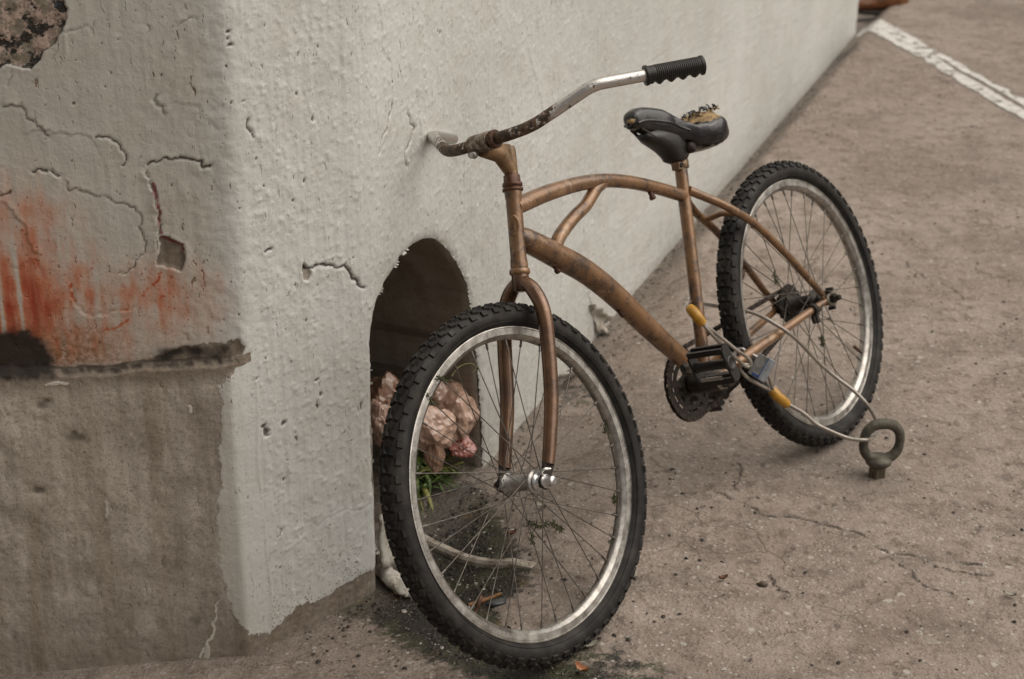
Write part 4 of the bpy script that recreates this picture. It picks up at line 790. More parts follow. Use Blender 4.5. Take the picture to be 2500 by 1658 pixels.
# main tubes
mb = MB(); lathe(mb, [(0, .0165), (.012, .0160), (.02, .0150), (.125, .0150), (.133, .0160), (.143, .0165)], HT0, AX, 28); bobj(mb, 'head_tube', M_COP)
mb = MB(); tube(mb, catmull(L3D([[0.8815, 0, 0.7965], [0.7975, 0.0, 0.7971], [0.7472, 0.0, 0.7949], [0.6965, -0.0, 0.7912], [0.6459, 0.0, 0.7847], [0.5957, 0.0, 0.7751], [0.5462, 0.0, 0.7615], [0.4971, -0.0, 0.7447], [0.4482, -0.0, 0.7248], [0.399, 0.0, 0.7029], [0.3444, -0.0, 0.6766]]), 5), [.0165, .0160, .0150, .0145, .014, .0135, .0135, .0135], 24); bobj(mb, 'top_tube', M_COP)
mb = MB(); tube(mb, catmull(L3D([[0.9, 0, 0.745], [0.885, 0, 0.736], [0.8387, -0.0, 0.7038], [0.8049, 0.0, 0.6782], [0.7697, 0.0, 0.6535], [0.7352, 0.0, 0.6257], [0.7021, -0.0, 0.5936], [0.6697, -0.0, 0.5582], [0.638, 0.0, 0.5197], [0.6065, 0.0, 0.4791], [0.5736, -0.0, 0.4391], [0.5395, 0.0, 0.3997], [0.5047, 0.0, 0.3595]]), 5), [.0130, .0225, .0238, .0243, .0242, .0236, .0230, .0225, .0218, .0208, .0195, .0185], 28); bobj(mb, 'down_tube', M_COP)
mb = MB(); tube(mb, catmull(L3D([[0.805, 0, 0.69], [0.7865, -0.0, 0.7077], [0.7529, -0.0, 0.7225], [0.7148, -0.0, 0.7348], [0.6747, -0.0, 0.7448]] + [(.628, 0, .766), (.590, 0, .774)]), 5), [.0135, .0130, .0125], 20); bobj(mb, 'brace_tube', M_COP)
STT = Vector((.3215, 0, .745)); BB = Vector((.4586, 0, .300)); sdirv = (STT - BB).normalized()
mb = MB(); tube(mb, [STT + sdirv * .006, STT.lerp(BB, .5), BB.lerp(STT, .04)], .0136, 22); bobj(mb, 'seat_tube', M_COP)
mb = MB(); lathe(mb, [(-.036, .018), (-.036, .0205), (-.030, .0212), (.030, .0212), (.036, .0205), (.036, .018)], BB, (0, 1, 0), 28); bobj(mb, 'bottom_bracket_shell', M_BLACKM)
for sgn in (1, -1):
    ss = [(.335, .010 * sgn, .685), (.3165, .018 * sgn, .6700), (.2585, .040 * sgn, .6230), (.185, .050 * sgn, .5600), (.105, .058 * sgn, .4630), (.050, .063 * sgn, .3850), (.020, .064 * sgn, .347)]
    mb = MB(); tube(mb, catmull(ss, 6), [.0100, .0095, .0090, .0085, .0080, .0070], 16); bobj(mb, 'seat_stay', M_COP)
    cs = [(.445, .026 * sgn, .304), (.34, .040 * sgn, .3155), (.25, .046 * sgn, .319), (.12, .054 * sgn, .325), (.018, .064 * sgn, .3305)]
    mb = MB(); tube(mb, catmull(cs, 6), [.0115, .0112, .0105, .0090, .0075], 16); bobj(mb, 'chain_stay', M_COP)
    mb = MB(); prism(mb, [(-.016, -.012), (.020, -.010), (.030, .012), (.024, .022), (.008, .014), (-.010, .016)], (0, .066 * sgn, .33), (1, 0, 0), (0, 0, 1), .005); bobj(mb, 'dropout', M_COP)
    mb = MB(); lathe(mb, [(0, .0055), (.012, .0055), (.0125, .0075), (.026, .0075), (.0265, .0045)], (.118 - .01, .0615 * sgn + (0), .474 - .02), (.55, .1 * sgn, -.45), 12)
    if sgn < 0: bobj(mb, 'brake_boss', M_RUSTY)
mb = MB(); tube(mb, [(.232, -.043, .600), (.226, 0, .606), (.232, .043, .600)], .0065, 12); bobj(mb, 'stay_bridge', M_COP)
for q, dr in (((.822, 0, .6655), (-.45, 0, -.9)), ((.672, 0, .528), (-.6, 0, -.8)), ((.457, 0, .7155), (-.3, 0, -1))):
    mb = MB(); lathe(mb, [(0, .005), (.010, .005), (.0105, .0068), (.017, .0068), (.0172, .003)], q, dr, 12); bobj(mb, 'cable_stop', M_RUSTY)
# headset, stem
for t_, pr in ((.538, [(0, .0165), (.001, .0195), (.006, .0198), (.0065, .0165), (.009, .0165), (.010, .0192), (.016, .0188), (.017, .0162), (.030, .0155), (.033, .0125)]), (.382, [(0, .0165), (.001, .0188), (.005, .0195), (.010, .0188), (.012, .0165)])):
    mb = MB(); lathe(mb, pr, P0 + AX * t_, AX, 28); bobj(mb, 'headset_cup', M_COP if t_ < .5 else metal_dull('bronze_headset', (.13, .060, .034), (.07, .034, .024), .4, .5))
bdg = MB(); el = [(.0105 * math.cos(2 * math.pi * k / 24), .021 * math.sin(2 * math.pi * k / 24)) for k in range(24)]
fwd = AX.cross(Vector((0, 1, 0))); fwd = fwd if fwd.x > 0 else -fwd
vs = []
for sc_, rr_ in ((1., .0152), (.96, .0161), (.80, .0163), (.76, .0158), (.0, .0158)):
    for x, z in el:
        an = x * sc_ / .0155 + R_(28); vs.append(P0 + AX * (.472 + z * sc_) + fwd * rr_ * math.cos(an) + Vector((0, 1, 0)) * rr_ * math.sin(an))
bdg.add(vs, [(i * 24 + k, i * 24 + (k + 1) % 24, (i + 1) * 24 + (k + 1) % 24, (i + 1) * 24 + k) for i in range(4) for k in range(24)]); bobj(bdg, 'head_badge', M_COP)
nF = Vector((-AX.z * -1, 0, -AX.x * 1)); nF = Vector((AX.z, 0, -AX.x)); nF = nF if nF.x > 0 else -nF
CL = Vector((.912, 0, .9285))
base = P0 + AX * .566
M_STEMP = simple('chipped_bronze_stem', (.27, .165, .085), .45, .3, .5, 45)
mb = MB(); lathe(mb, [(0, .0125), (.030, .0122), (.050, .0118), (.057, .010), (.058, .004)], base, AX, 20); mb.v = [tuple(st(q)) for q in mb.v]; bobj(mb, 'stem_quill', M_STEMP)
mb = MB(); tube(mb, [st(base + AX * .012 + nF * .002), st((base + AX * .03).lerp(CL, .35)), st(CL - AX * .008 - nF * .004)], [.0135, .0165, .0185], 16, True, ((BM.inverted() @ Vector((0, 0, 1))).normalized(), 1.)); bobj(mb, 'stem_arm', M_STEMP)
tag(bobj(lathe(MB(), [(-.0245, .0145), (-.0245, .0168), (-.022, .0176), (.022, .0176), (.0245, .0168), (.0245, .0145)], st(CL), SR @ Vector((0, 1, 0)), 24), 'stem_clamp', metal_dull('clamp_worn', (.10, .065, .040), (.32, .28, .24), .45, .6)))
mb = MB(); lathe(mb, [(.0, .0155), (.001, .0172), (.008, .0172), (.009, .0155)], st(CL + Vector((0, .030, 0))), SR @ Vector((0, 1, 0)), 24); bobj(mb, 'clamp_ring', M_RUSTY)
mb = MB(); prism(mb, [(0, 0), (.030, .046), (.038, .054), (.004, .054), (-.006, .040)], st(base + AX * .006), SR @ nF, SR @ AX, .014); bobj(mb, 'stem_web', M_STEMP)
mb = MB(); q_ = st(CL + nF * .012 - AX * .021 + Vector((0, -.012, 0))); lathe(mb, [(-.012, .0050), (-.010, .0066), (.006, .0070), (.010, .0056), (.012, .002)], q_, SR @ Vector((.45, 1, -.1)), 14); bobj(mb, 'clamp_bolt', M_STEEL)
# white paint chip on the stem
mb = MB(); lathe(mb, [(0, .0085), (.0012, .0080), (.002, .0040), (.0022, 0)], st(CL.lerp(base + AX * .03, .30)) + Vector((0, .0138, .004)), (.15, 1, .25), 14); bobj(mb, 'paint_blob', simple('white_paint', (.75, .73, .70), .4, var=.1))
# handlebar
def bar_pts():
    side = [(.912, .028, .9285), (.9045, .070, .9283), (.8905, .112, .9305), (.8400, .180, .9540), (.8160, .2130, .9660)]
    nearp = side + [(.6480, .3240, .9385)]; farp = [(x, -y * 1.0, z) for x, y, z in side] + [(.688, -.286, .9440)]
    return fillet([q for q in farp[::-1]] + nearp, [0, .045, .06, .03, .03, 0, 0, .03, .03, .06, .045, 0], 8)
mb = MB(); bp = [st(q) for q in bar_pts()]; n_ = len(bp)
tube(mb, bp, .0111, 20); bobj(mb, 'handlebar', M_BAR)
ge = st((.6480, .3240, .9385)); gs_ = st((.8160, .2130, .9660)); gd = (ge - gs_).normalized(); gl = .113
mb = MB(); seg = 28; rows = 180; vs = []; dn = (BM.inverted() @ Vector((0, 0, -1))); dn = (dn - gd * dn.dot(gd)).normalized(); sn = gd.cross(dn)
for i in range(rows + 1):
    t = i / rows; s0 = (t - 1) * gl + .008
    for k in range(seg):
        a_ = 2 * math.pi * k / seg; r0 = .0158 + (.0014 if t > .93 else 0) + (.002 if t < .04 else 0); low = max(0, math.cos(a_)) ** 2; top = max(0, -math.cos(a_))
        r0 += low ** 1.5 * .0036 * math.sin(t * 2 * math.pi * 5 + .6) * (1 if .12 < t < .95 else 0) + low * .0015
        if .15 < t < .9: r0 += (1 - low) * .0006 * math.sin(t * 2 * math.pi * 30)
        if t > .985: r0 *= .8
        vs.append(ge + gd * s0 + (dn * math.cos(a_) + sn * math.sin(a_)) * r0)
mb.add(vs, [(i * seg + k, i * seg + (k + 1) % seg, (i + 1) * seg + (k + 1) % seg, (i + 1) * seg + k) for i in range(rows) for k in range(seg)] + [tuple(range(rows * seg, (rows + 1) * seg)), tuple(range(seg))[::-1]]); bobj(mb, 'grip', M_GRIP)
# fork
crown = P0 + AX * .372
mb = MB(); lathe(mb, [(-.022, .010), (-.020, .0150), (0, .0165), (.012, .0160)], crown, AX, 24); mb.v = [tuple(st(q)) for q in mb.v]; bobj(mb, 'fork_crown', M_FORK)
for sgn in (1, -1):
    pts = [crown + Vector((0, .006 * sgn, 0)) - AX * .002, crown - AX * .022 + Vector((0, .030 * sgn, 0)), crown - AX * .060 + Vector((0, .0500 * sgn, 0)), crown - AX * .12 + Vector((0, .0555 * sgn, 0)), crown - AX * .22 + nF * .004 + Vector((0, .0565 * sgn, 0)), crown - AX * .292 + nF * .016 + Vector((0, .0565 * sgn, 0)), crown - AX * .342 + nF * .026 + Vector((0, .0555 * sgn, 0))]
    mb = MB(); tube(mb, [st(q) for q in catmull(pts, 7)], [.0125, .0140, .0140, .0138, .0135, .0128, .0118], 20); bobj(mb, 'fork_leg', M_FORK)
    e0 = st(pts[-1]); e1 = st(F0 + Vector((0, .054 * sgn, 0)) - AX * .002)
    u_ = (e1 - e0).normalized(); s_ = SR @ Vector((0, 1, 0)); s_ = (s_ - u_ * s_.dot(u_)).normalized(); w_ = s_.cross(u_)
    L_ = (e1 - e0).length; mb = MB(); prism(mb, [(-.012, -.006), (.012, -.006), (.0125, .006), (.010, L_ * .6), (.0125, L_), (.008, L_ + .011), (-.008, L_ + .011), (-.0125, L_), (-.010, L_ * .6), (-.0125, .006)], e0, w_, u_, .0055); bobj(mb, 'fork_end', M_BLACKM)
# saddle: nose forward (+x), swells to the rear
def saddle():
    M_VINYL = (lambda m: m.done(m.mix(m.ramp(m.noise(30, 5), .4, .7), (.006, .0055, .006), (.016, .0145, .015)), m.ramp(m.noise(22, 4),   .3, .7, .10, .26), 0, m.bump(m.math('ADD', m.noise(22, 4, .6, dist=1.), m.math('MULTIPLY', m.noise(160, 3), .15)), .004, .35), Coat_Weight=.25, Coat_Roughness=.2))(Mat('worn_black_vinyl'))
    M_FOAM = simple('torn_saddle_foam', (.34, .235, .12), .9, var=.55, sc=120, bump=.004)
    st_ = [ # x, half width, top z, bottom z, crown
        (.474, .006, .868, .856), (.470, .014, .877, .849), (.460, .019, .8830, .8450), (.440, .0215, .8865, .8380), (.415, .0235, .8850, .8290), (.385, .027, .8790, .8190), (.350, .032, .8700, .8080), (.318, .039, .8600, .7980),
        (.290, .050, .8510, .7900), (.262, .065, .8450, .7830), (.232, .080, .8420, .7780), (.205, .089, .8420, .7750), (.180, .092, .8430, .7740), (.160, .088, .8400, .7760), (.146, .076, .8330, .7820), (.138, .055, .8200, .7920), (.136, .030, .8120, .7990)]
    st_ = [((.40 + (x - .40) * (.76 if x < .40 else .78)), w2 * (.82 if x < .33 else 1.), zt - .020 * max(0, min(1, (.33 - x) / .08)), zb - .024 * max(0, min(1, (.33 - x) / .08)), ) for x, w2, zt, zb in st_]
    seg = 40; vs = []
    dense = [tuple(q) for q in catmull([(a_, b_, 0) for a_, b_, _, _ in st_], 3)]; X = [q[0] for q in dense]
    xs_ = [q[0] for q in st_][::-1]
    for x in X:
        hw_, zt, zb = (float(np.interp(x, xs_, [q[k] for q in st_][::-1])) for k in (1, 2, 3))
        dip = .010 * math.exp(-((x - .305) / .03) ** 2)
        for k in range(seg):
            a_ = 2 * math.pi * k / seg; c_, s_ = math.cos(a_), math.sin(a_); y = hw_ * math.copysign(abs(c_) ** .8, c_)
            z = (zt - (zt - zb) * .38) + ((zt - zb) * .38 * abs(s_) ** .85 if s_ > 0 else -(zt - zb) * .62 * abs(s_) ** .42)
            if s_ > 0: z -= dip * s_
            wr = .0035 * math.sin((x * 260) + y * 60) * math.exp(-((x - .285) / .03) ** 2) * abs(c_) + .0016 * math.sin(x * 700 + y * 300) * math.exp(-((x - .25) / .035) ** 2)
            vs.append((x, y + math.copysign(wr, c_), z + wr * .5))
    n = len(X); mb = MB().add(vs, [(i * seg + k, i * seg + (k + 1) % seg, (i + 1) * seg + (k + 1) % seg, (i + 1) * seg + k) for i in range(n - 1) for k in range(seg)] + [tuple(range(seg)), tuple(range((n - 1) * seg, n * seg))[::-1]])
    sa = mb.obj('saddle', M_VINYL, bike)
    # rounded seam roll along the lower edge
    mb = MB()
    for sgn in (1, -1):
        pts = [(x, sgn * float(np.interp(x, xs_, [q[1] for q in st_][::-1])) * 1.0, float(np.interp(x, xs_, [q[2] * .60 + q[3] * .40 for q in st_][::-1])) - .010) for x in np.linspace(.450, .315, 12)]
        tube(mb, catmull(pts, 3), .0032, 8)
    mb.obj('seam_piping', M_VINYL, sa)
    # torn foam on top at the rear
    from mathutils import noise as mn
    nx_, ny_ = 46, 34; vs = []
    for i in range(nx_ + 1):
        for j in range(ny_ + 1):
            x = .200 + .120 * i / nx_; yy = (j / ny_ - .5) * 2; hw_ = float(np.interp(x, xs_, [q[1] for q in st_][::-1])) * .94; y = yy * hw_
            edge_ = min(1, 4 * min(i / nx_, 1 - i / nx_)) * min(1, 3.2 * (1 - abs(yy))); zt = float(np.interp(x, xs_, [q[2] for q in st_][::-1])); z = zt - .0145 * (abs(yy) * .8) ** 2.2 - .010 * math.exp(-((x - .305) / .03) ** 2)
            nn = mn.noise(Vector((x * 38, y * 38, 1.3))); n2 = mn.noise(Vector((x * 110, y * 110, 4.1)))
            z += -.005 + edge_ * (.012 + .009 * nn + .0045 * n2) ; vs.append((x, y, z))
    MB().add(vs, [(i * (ny_ + 1) + j, (i + 1) * (ny_ + 1) + j, (i + 1) * (ny_ + 1) + j + 1, i * (ny_ + 1) + j + 1) for i in range(nx_) for j in range(ny_)]).obj('torn_foam', M_FOAM, sa)
    mb = MB(); rg = random.Random(5)
    for k in range(34):
        x = rg.uniform(.208, .315); y = rg.uniform(-.040, .055); z = .828; d_ = Vector((rg.uniform(-1, 1), rg.uniform(-1, 1), rg.uniform(.3, 1.3))).normalized(); L = rg.uniform(.008, .020)
        P = [Vector((x, y, z)), Vector((x, y, z)) + d_ * L * .5, Vector((x, y, z)) + d_ * L + Vector((rg.uniform(-.006, .006), rg.uniform(-.006, .006), -.004))]
        blade(mb, P, rg.uniform(.001, .0042), (d_.y, -d_.x, .2))
    mb.obj('vinyl_shreds', M_VINYL, sa)
    mb = MB()
    for k in range(16):
        x = rg.uniform(.215, .290); y = rg.choice((1, .9, .7)) * float(np.interp(x, xs_, [q[1] for q in st_][::-1])) * .72; d_ = Vector((rg.uniform(-.6, .6), 1, rg.uniform(.0, .9))).normalized(); a_ = Vector((x, y, .825)); L = rg.uniform(.008, .018); blade(mb, [a_, a_ + d_ * L * .5 + Vector((0, 0, .003)), a_ + d_ * L], rg.uniform(.002, .005), (0, 0, 1))
    mb.obj('foam_shreds', M_FOAM, sa)
    mb = MB(); tube(mb, catmull([(.450, .014, .866), (.457, .008, .864), (.4585, -.002, .865)], 4), [.002, .006, .003], 8); mb.obj('foam_patch', M_FOAM, sa)
    # undercarriage
    mb = MB()
    def loft(rows, seg=20):
        vs = []
        for (x, y, z), (ax_, ay_) in rows:
            for k in range(seg):
                a2 = 2 * math.pi * k / seg; c_, s_ = math.cos(a2), math.sin(a2); vs.append((x + ax_ * math.copysign(abs(c_) ** .6, c_), y + ay_ * math.copysign(abs(s_) ** .6, s_), z))
        n = len(rows); mb.add(vs, [(i * seg + k, i * seg + (k + 1) % seg, (i + 1) * seg + (k + 1) % seg, (i + 1) * seg + k) for i in range(n - 1) for k in range(seg)] + [tuple(range(seg))[::-1], tuple(range((n - 1) * seg, n * seg))])
    loft([((.326, 0, .747), (.016, .016)), ((.330, 0, .757), (.028, .024)), ((.328, 0, .765), (.032, .026)), ((.332, 0, .782), (.042, .028)), ((.342, 0, .797), (.052, .028)), ((.352, 0, .812), (.066, .026)), ((.358, 0, .830), (.078, .022))])
    mb.obj('saddle_base', M_PLAST, sa)
    for sgn in (1, -1):
        mb = MB(); tube(mb, catmull([(.44, .012 * sgn, .845), (.38, .020 * sgn, .800), (.30, .022 * sgn, .780), (.25, .036 * sgn, .776), (.21, .046 * sgn, .786)], 6), .0035, 8); mb.obj('saddle_rail', M_BLACKM, sa)
    mb = MB(); lathe(mb, [(-.040, .0065), (-.036, .0115), (-.028, .0125), (.028, .0125), (.036, .0115), (.040, .0065)], (.312, 0, .770), (0, 1, 0), 16); mb.obj('saddle_clamp', M_BLACKM, sa)
    mb = MB(); tube(mb, [STT - sdirv * .03, STT + sdirv * .045], .0125, 18); mb.obj('seat_post', M_BLACKM, bike)
    M_CLP = metal_dull('tarnished_clamp', (.27, .19, .12), (.15, .09, .055), .4, .6)
    mb = MB(); lathe(mb, [(-.001, .0165), (.0, .0178), (.016, .0178), (.017, .0165)], STT - sdirv * .012, sdirv, 28); tag(mb.obj('seat_clamp', M_CLP, bike))
    cf = STT - sdirv * .004 + Vector((.019, .004, 0)); mb = MB(); boxm(mb, cf, ((1, 0, .2), (0, 1, 0), (-.2, 0, 1)), (.0075, .010, .0085)); mb.obj('clamp_lug', M_CLP, bike)
    mb = MB(); lathe(mb, [(0, .0052), (.004, .0052), (.0042, .0028), (.002, .0026), (.0019, 0)], cf + Vector((0, .0095, 0)), (0, 1, 0), 14); mb.obj('clamp_screw', M_BLACKM, bike)
saddle()

# ------------------------------------------------------------------ wheels (local: axle along y, centre at origin)
def tyre_mesh():
    mb = MB(); Rm, rm = .3035, .0228; NA, NS = 144, 18; vs = []
    for i in range(NA):
        a_ = 2 * math.pi * i / NA
        for k in range(NS + 1):
            ph = -R_(148) + 2 * R_(148) * k / NS; r_ = Rm + rm * math.cos(ph); y = rm * math.sin(ph) * 1.06
            if abs(ph) > R_(125): y *= .9
            vs.append((r_ * math.cos(a_), y, r_ * math.sin(a_)))
    m_ = NS + 1; mb.add(vs, [(i * m_ + k, ((i + 1) % NA) * m_ + k, ((i + 1) % NA) * m_ + k + 1, i * m_ + k + 1) for i in range(NA) for k in range(NS)])
    rg = random.Random(2); n = 66
    def knob(a_, ph, hl, hw_, ht, skew=0.):
        rad = Vector((math.cos(a_), 0, math.sin(a_))); tan = Vector((-math.sin(a_), 0, math.cos(a_))); Y = Vector((0, 1, 0))
        nr = rad * math.cos(ph) + Y * math.sin(ph); sd2 = Y * math.cos(ph) - rad * math.sin(ph); c = rad * Rm + nr * rm
        t2 = (tan + sd2 * skew).normalized(); s2 = nr.cross(t2).normalized(); vs = []
        for hz, sc_ in ((-.0015, 1.08), (ht, .86)):
            for a2, b2 in ((-1, -1), (1, -1), (1, 1), (-1, 1)): vs.append(c + nr * hz + t2 * a2 * hl * sc_ + s2 * b2 * hw_ * sc_)
        mb.add(vs, [(4, 5, 6, 7), (0, 1, 5, 4), (1, 2, 6, 5), (2, 3, 7, 6), (3, 0, 4, 7)], False)
    for i in range(n):
        a_ = 2 * math.pi * i / n
        for s in (1, -1):
            knob(a_, s * R_(60), .0074, .0056, .0042 + rg.uniform(-.0004, .0004)); knob(a_ + math.pi / n, s * R_(34), .0064, .0050, .0040, .35 * s)
        knob(a_, R_(10), .0055, .0046, .0040, .5); knob(a_ + math.pi / n, -R_(10), .0055, .0046, .0040, -.5)
    # moulded ring lines on the side wall
    for s in (1, -1):
        for rr_, yy in ((.2925, .0215),):
            tube(mb, [(rr_ * math.cos(2 * math.pi * k / 120), s * yy, rr_ * math.sin(2 * math.pi * k / 120)) for k in range(121)], .0007, 5, False)
    return mb.obj('tyre', M_RUBBER, mesh_only=True)
def ring_mesh(prof, name, mat, NA=144):
    mb = MB(); m_ = len(prof); vs = [(r_ * math.cos(2 * math.pi * i / NA), y, r_ * math.sin(2 * math.pi * i / NA)) for i in range(NA) for r_, y in prof]
    mb.add(vs, [(i * m_ + k, ((i + 1) % NA) * m_ + k, ((i + 1) % NA) * m_ + (k + 1) % m_, i * m_ + (k + 1) % m_) for i in range(NA) for k in range(m_)], False)
    me = mb.obj(name, mat, mesh_only=True)
    for p_ in me.polygons: p_.use_smooth = True
    me.set_sharp_from_angle(angle=R_(32)); return me
RIM = [(.2845, .0122), (.2845, .0138), (.2825, .0142), (.2815, .0128), (.2800, .0128), (.2795, .0132), (.2700, .0130), (.2690, .0116), (.2640, .0085), (.2615, .004), (.2610, 0)]
RIM = RIM + [(r_, -y) for r_, y in RIM[::-1][1:]] + [(.2790, -.0100), (.2750, 0), (.2790, .0100)]
ME_TYRE = tyre_mesh(); ME_RIM = ring_mesh(RIM, 'rim', M_ALU)
def spoke_mesh(side, dirn, fr, fy):
    a_hub = dirn * R_(68); p0 = Vector((fr * math.cos(a_hub), fy * side, fr * math.sin(a_hub))); p1 = Vector((.2625, .002 * side, 0)); d_ = (p1 - p0).normalized()
    mb = MB(); tube(mb, [p0 - Vector((0, .004 * side, 0)), p0, p0 + d_ * .01, p1 - d_ * .012], .00105, 6); tube(mb, [p1 - d_ * .013, p1 + d_ * .002], [.0022, .0024], 8); return mb.obj('spoke', M_SPOKE, mesh_only=True)
def wheel(M, fy, fr, phase):
    w = empty('wheel', M, bike); link('tyre', ME_TYRE, w, Matrix.Rotation(phase, 4, 'Y')); link('rim', ME_RIM, w)
    sm = {(s, d_): spoke_mesh(s, d_, fr, fy) for s in (1, -1) for d_ in (1, -1)}
    for k in range(36):
        s = 1 if k % 2 else -1; d_ = 1 if (k // 2) % 2 else -1
        link('spoke', sm[s, d_], w, Matrix.Rotation(phase - 2 * math.pi * k / 36, 4, 'Y'))
    a_ = phase + R_(5); rad = Vector((math.cos(a_), 0, math.sin(a_)))
    return w
FM = Matrix.Translation(st(F0)) @ SR.to_4x4()
wf = wheel(FM, .033, .0195, R_(4)); wr = wheel(Matrix.Translation((0, 0, WR)), .030, .026, R_(11))
def wobj(mb, name, mat, w): return mb.obj(name, mat, w)
M_HUB = metal_dull('grey_hub_alloy', (.42, .405, .385), (.28, .265, .245), .38, .85, 90)
mb = MB(); lathe(mb, [(-.038, .012), (-.037, .0225), (-.034, .0230), (-.031, .0215), (-.029, .0155), (.018, .0135), (.027, .0155), (.030, .0215), (.033, .0230), (.036, .0225), (.037, .013)], (0, 0, 0), (0, 1, 0), 32); wobj(mb, 'hub', M_HUB, wf)
mb = MB(); lathe(mb, [(.036, .012), (.038, .0165), (.042, .0168), (.043, .012), (.049, .0105)], (0, 0, 0), (0, 1, 0), 28); wobj(mb, 'bearing_cap', M_BRIGHT, wf); mb = MB(); lathe(mb, [(-.049, .0105), (-.043, .012), (-.042, .0150), (-.038, .0150)], (0, 0, 0), (0, 1, 0), 28); wobj(mb, 'bearing_cap', M_BRIGHT, wf)
mb = MB(); lathe(mb, [(.0575, .0125), (.0590, .0132), (.0605, .0125), (.0610, .0098), (.073, .0094), (.0745, .0088), (.0775, .0086), (.0785, .0070), (.0786, 0)], (0, 0, 0), (0, 1, 0), 24); wobj(mb, 'axle_nut', M_BRIGHT, wf)
mb = MB(); lathe(mb, [(-.070, .005), (-.064, .0085), (-.058, .009), (-.057, .012)], (0, 0, 0), (0, 1, 0), 12); wobj(mb, 'axle_nut', M_RUSTY, wf)
# hooked safety washer
mb = MB(); tube(mb, catmull([(.004, .060, .012), (.006, .062, .020), (.001, .067, .0235), (-.009, .070, .019)], 5), .0024, 8); wobj(mb, 'safety_washer', M_BRIGHT, wf)
for w, an in ((wf, -37), (wr, 225)):
    a_ = R_(an); rad = Vector((math.cos(a_), 0, math.sin(a_))); mb = MB(); lathe(mb, [(0, .0030), (.012, .0030), (.0125, .0042), (.034, .0042), (.035, .003)], rad * .262 * 1., -rad, 12); wobj(mb, 'valve', M_RUSTY, w)
# rear hub, freewheel and axle hardware
mb = MB(); lathe(mb, [(-.034, .010), (-.033, .029), (-.029, .029), (-.027, .0175), (.024, .0165), (.027, .0275), (.031, .0275), (.032, .014), (.036, .012)], (0, 0, 0), (0, 1, 0), 32); wobj(mb, 'hub', M_BLACKM, wr)
def gear(mb, R0, y, th, nt, tooth=.004, hole=None):
    n = nt * 4; pts = []
    for k in range(n):
        r_ = R0 + tooth if k % 4 in (1, 2) else R0; an = 2 * math.pi * (k + (.25 if k % 4 == 1 else -.25 if k % 4 == 2 else 0)) / n; pts.append((r_ * math.cos(an), r_ * math.sin(an)))
    if hole is None: prism(mb, pts, (0, y, 0), (1, 0, 0), (0, 0, 1), th); return
    inn = [(hole * math.cos(2 * math.pi * k / n), hole * math.sin(2 * math.pi * k / n)) for k in range(n)]
    vs = [(x, y + th / 2, z) for x, z in pts] + [(x, y + th / 2, z) for x, z in inn] + [(x, y - th / 2, z) for x, z in pts] + [(x, y - th / 2, z) for x, z in inn]; fs = []
    for k in range(n):
        j = (k + 1) % n; fs += [(k, j, n + j, n + k), (2 * n + k, 3 * n + k, 3 * n + j, 2 * n + j), (k, 2 * n + k, 2 * n + j, j), (n + k, n + j, 3 * n + j, 3 * n + k)]
    mb.add(vs, fs, False)
for i, (r_, nt) in enumerate(((.046, 24), (.041, 21), (.036, 19), (.0315, 17), (.027, 14))):
    mb = MB(); gear(mb, r_, -.0355 - i * .0055, .0022, nt); wobj(mb, 'cog', M_BLACKM, wr)
mb = MB(); lathe(mb, [(-.064, .018), (-.035, .022)], (0, 0, 0), (0, 1, 0), 20); wobj(mb, 'freewheel_body', M_BLACKM, wr)
mb = MB(); lathe(mb, [(.036, .012), (.040, .015), (.046, .015), (.047, .010), (.062, .0095)], (0, 0, 0), (0, 1, 0), 20); wobj(mb, 'cone_nut', M_BLACKM, wr)
mb = MB(); lathe(mb, [(.0690, .012), (.0695, .0205), (.0715, .0205), (.072, .0100)], (0, 0, 0), (0, 1, 0), 24); wobj(mb, 'washer_disc', metal_dull('aged_washer', (.21, .185, .155), (.10, .085, .07), .45, .7), wr)
mb = MB(); lathe(mb, [(.072, .0105), (.083, .0105), (.0835, .0065), (.094, .0062), (.0945, 0)], (0, 0, 0), (0, 1, 0), 6, False); wobj(mb, 'axle_nut', M_BLACKM, wr); mb = MB(); lathe(mb, [(-.085, .005), (-.080, .0085), (-.070, .009)], (0, 0, 0), (0, 1, 0), 6, False); wobj(mb, 'axle_nut', M_BLACKM, wr)
for an in (60, 100, -70):
    a_ = R_(an); mb = MB(); lathe(mb, [(.062, .0042), (.079, .0042), (.0795, .002)], (.0215 * math.cos(a_), 0, .0215 * math.sin(a_)), (0, 1, 0), 6, False); wobj(mb, 'washer_bolt', M_BLACKM, wr)
# strap clamp on the near chain stay
mb = MB(); lathe(mb, [(-.006, .0115), (-.006, .0130), (.006, .0130), (.006, .0115)], (.070, .059, .3275), (1, 0, 0), 18); boxm(mb, (.066, .061, .307), ((1, 0, 0), (0, 1, 0), (0, 0, 1)), (.005, .0035, .012)); boxm(mb, (.076, .058, .306), ((1, 0, 0), (0, 1, 0), (0, 0, 1)), (.0035, .004, .009)); bobj(mb, 'strap_clamp', M_BLACKM)
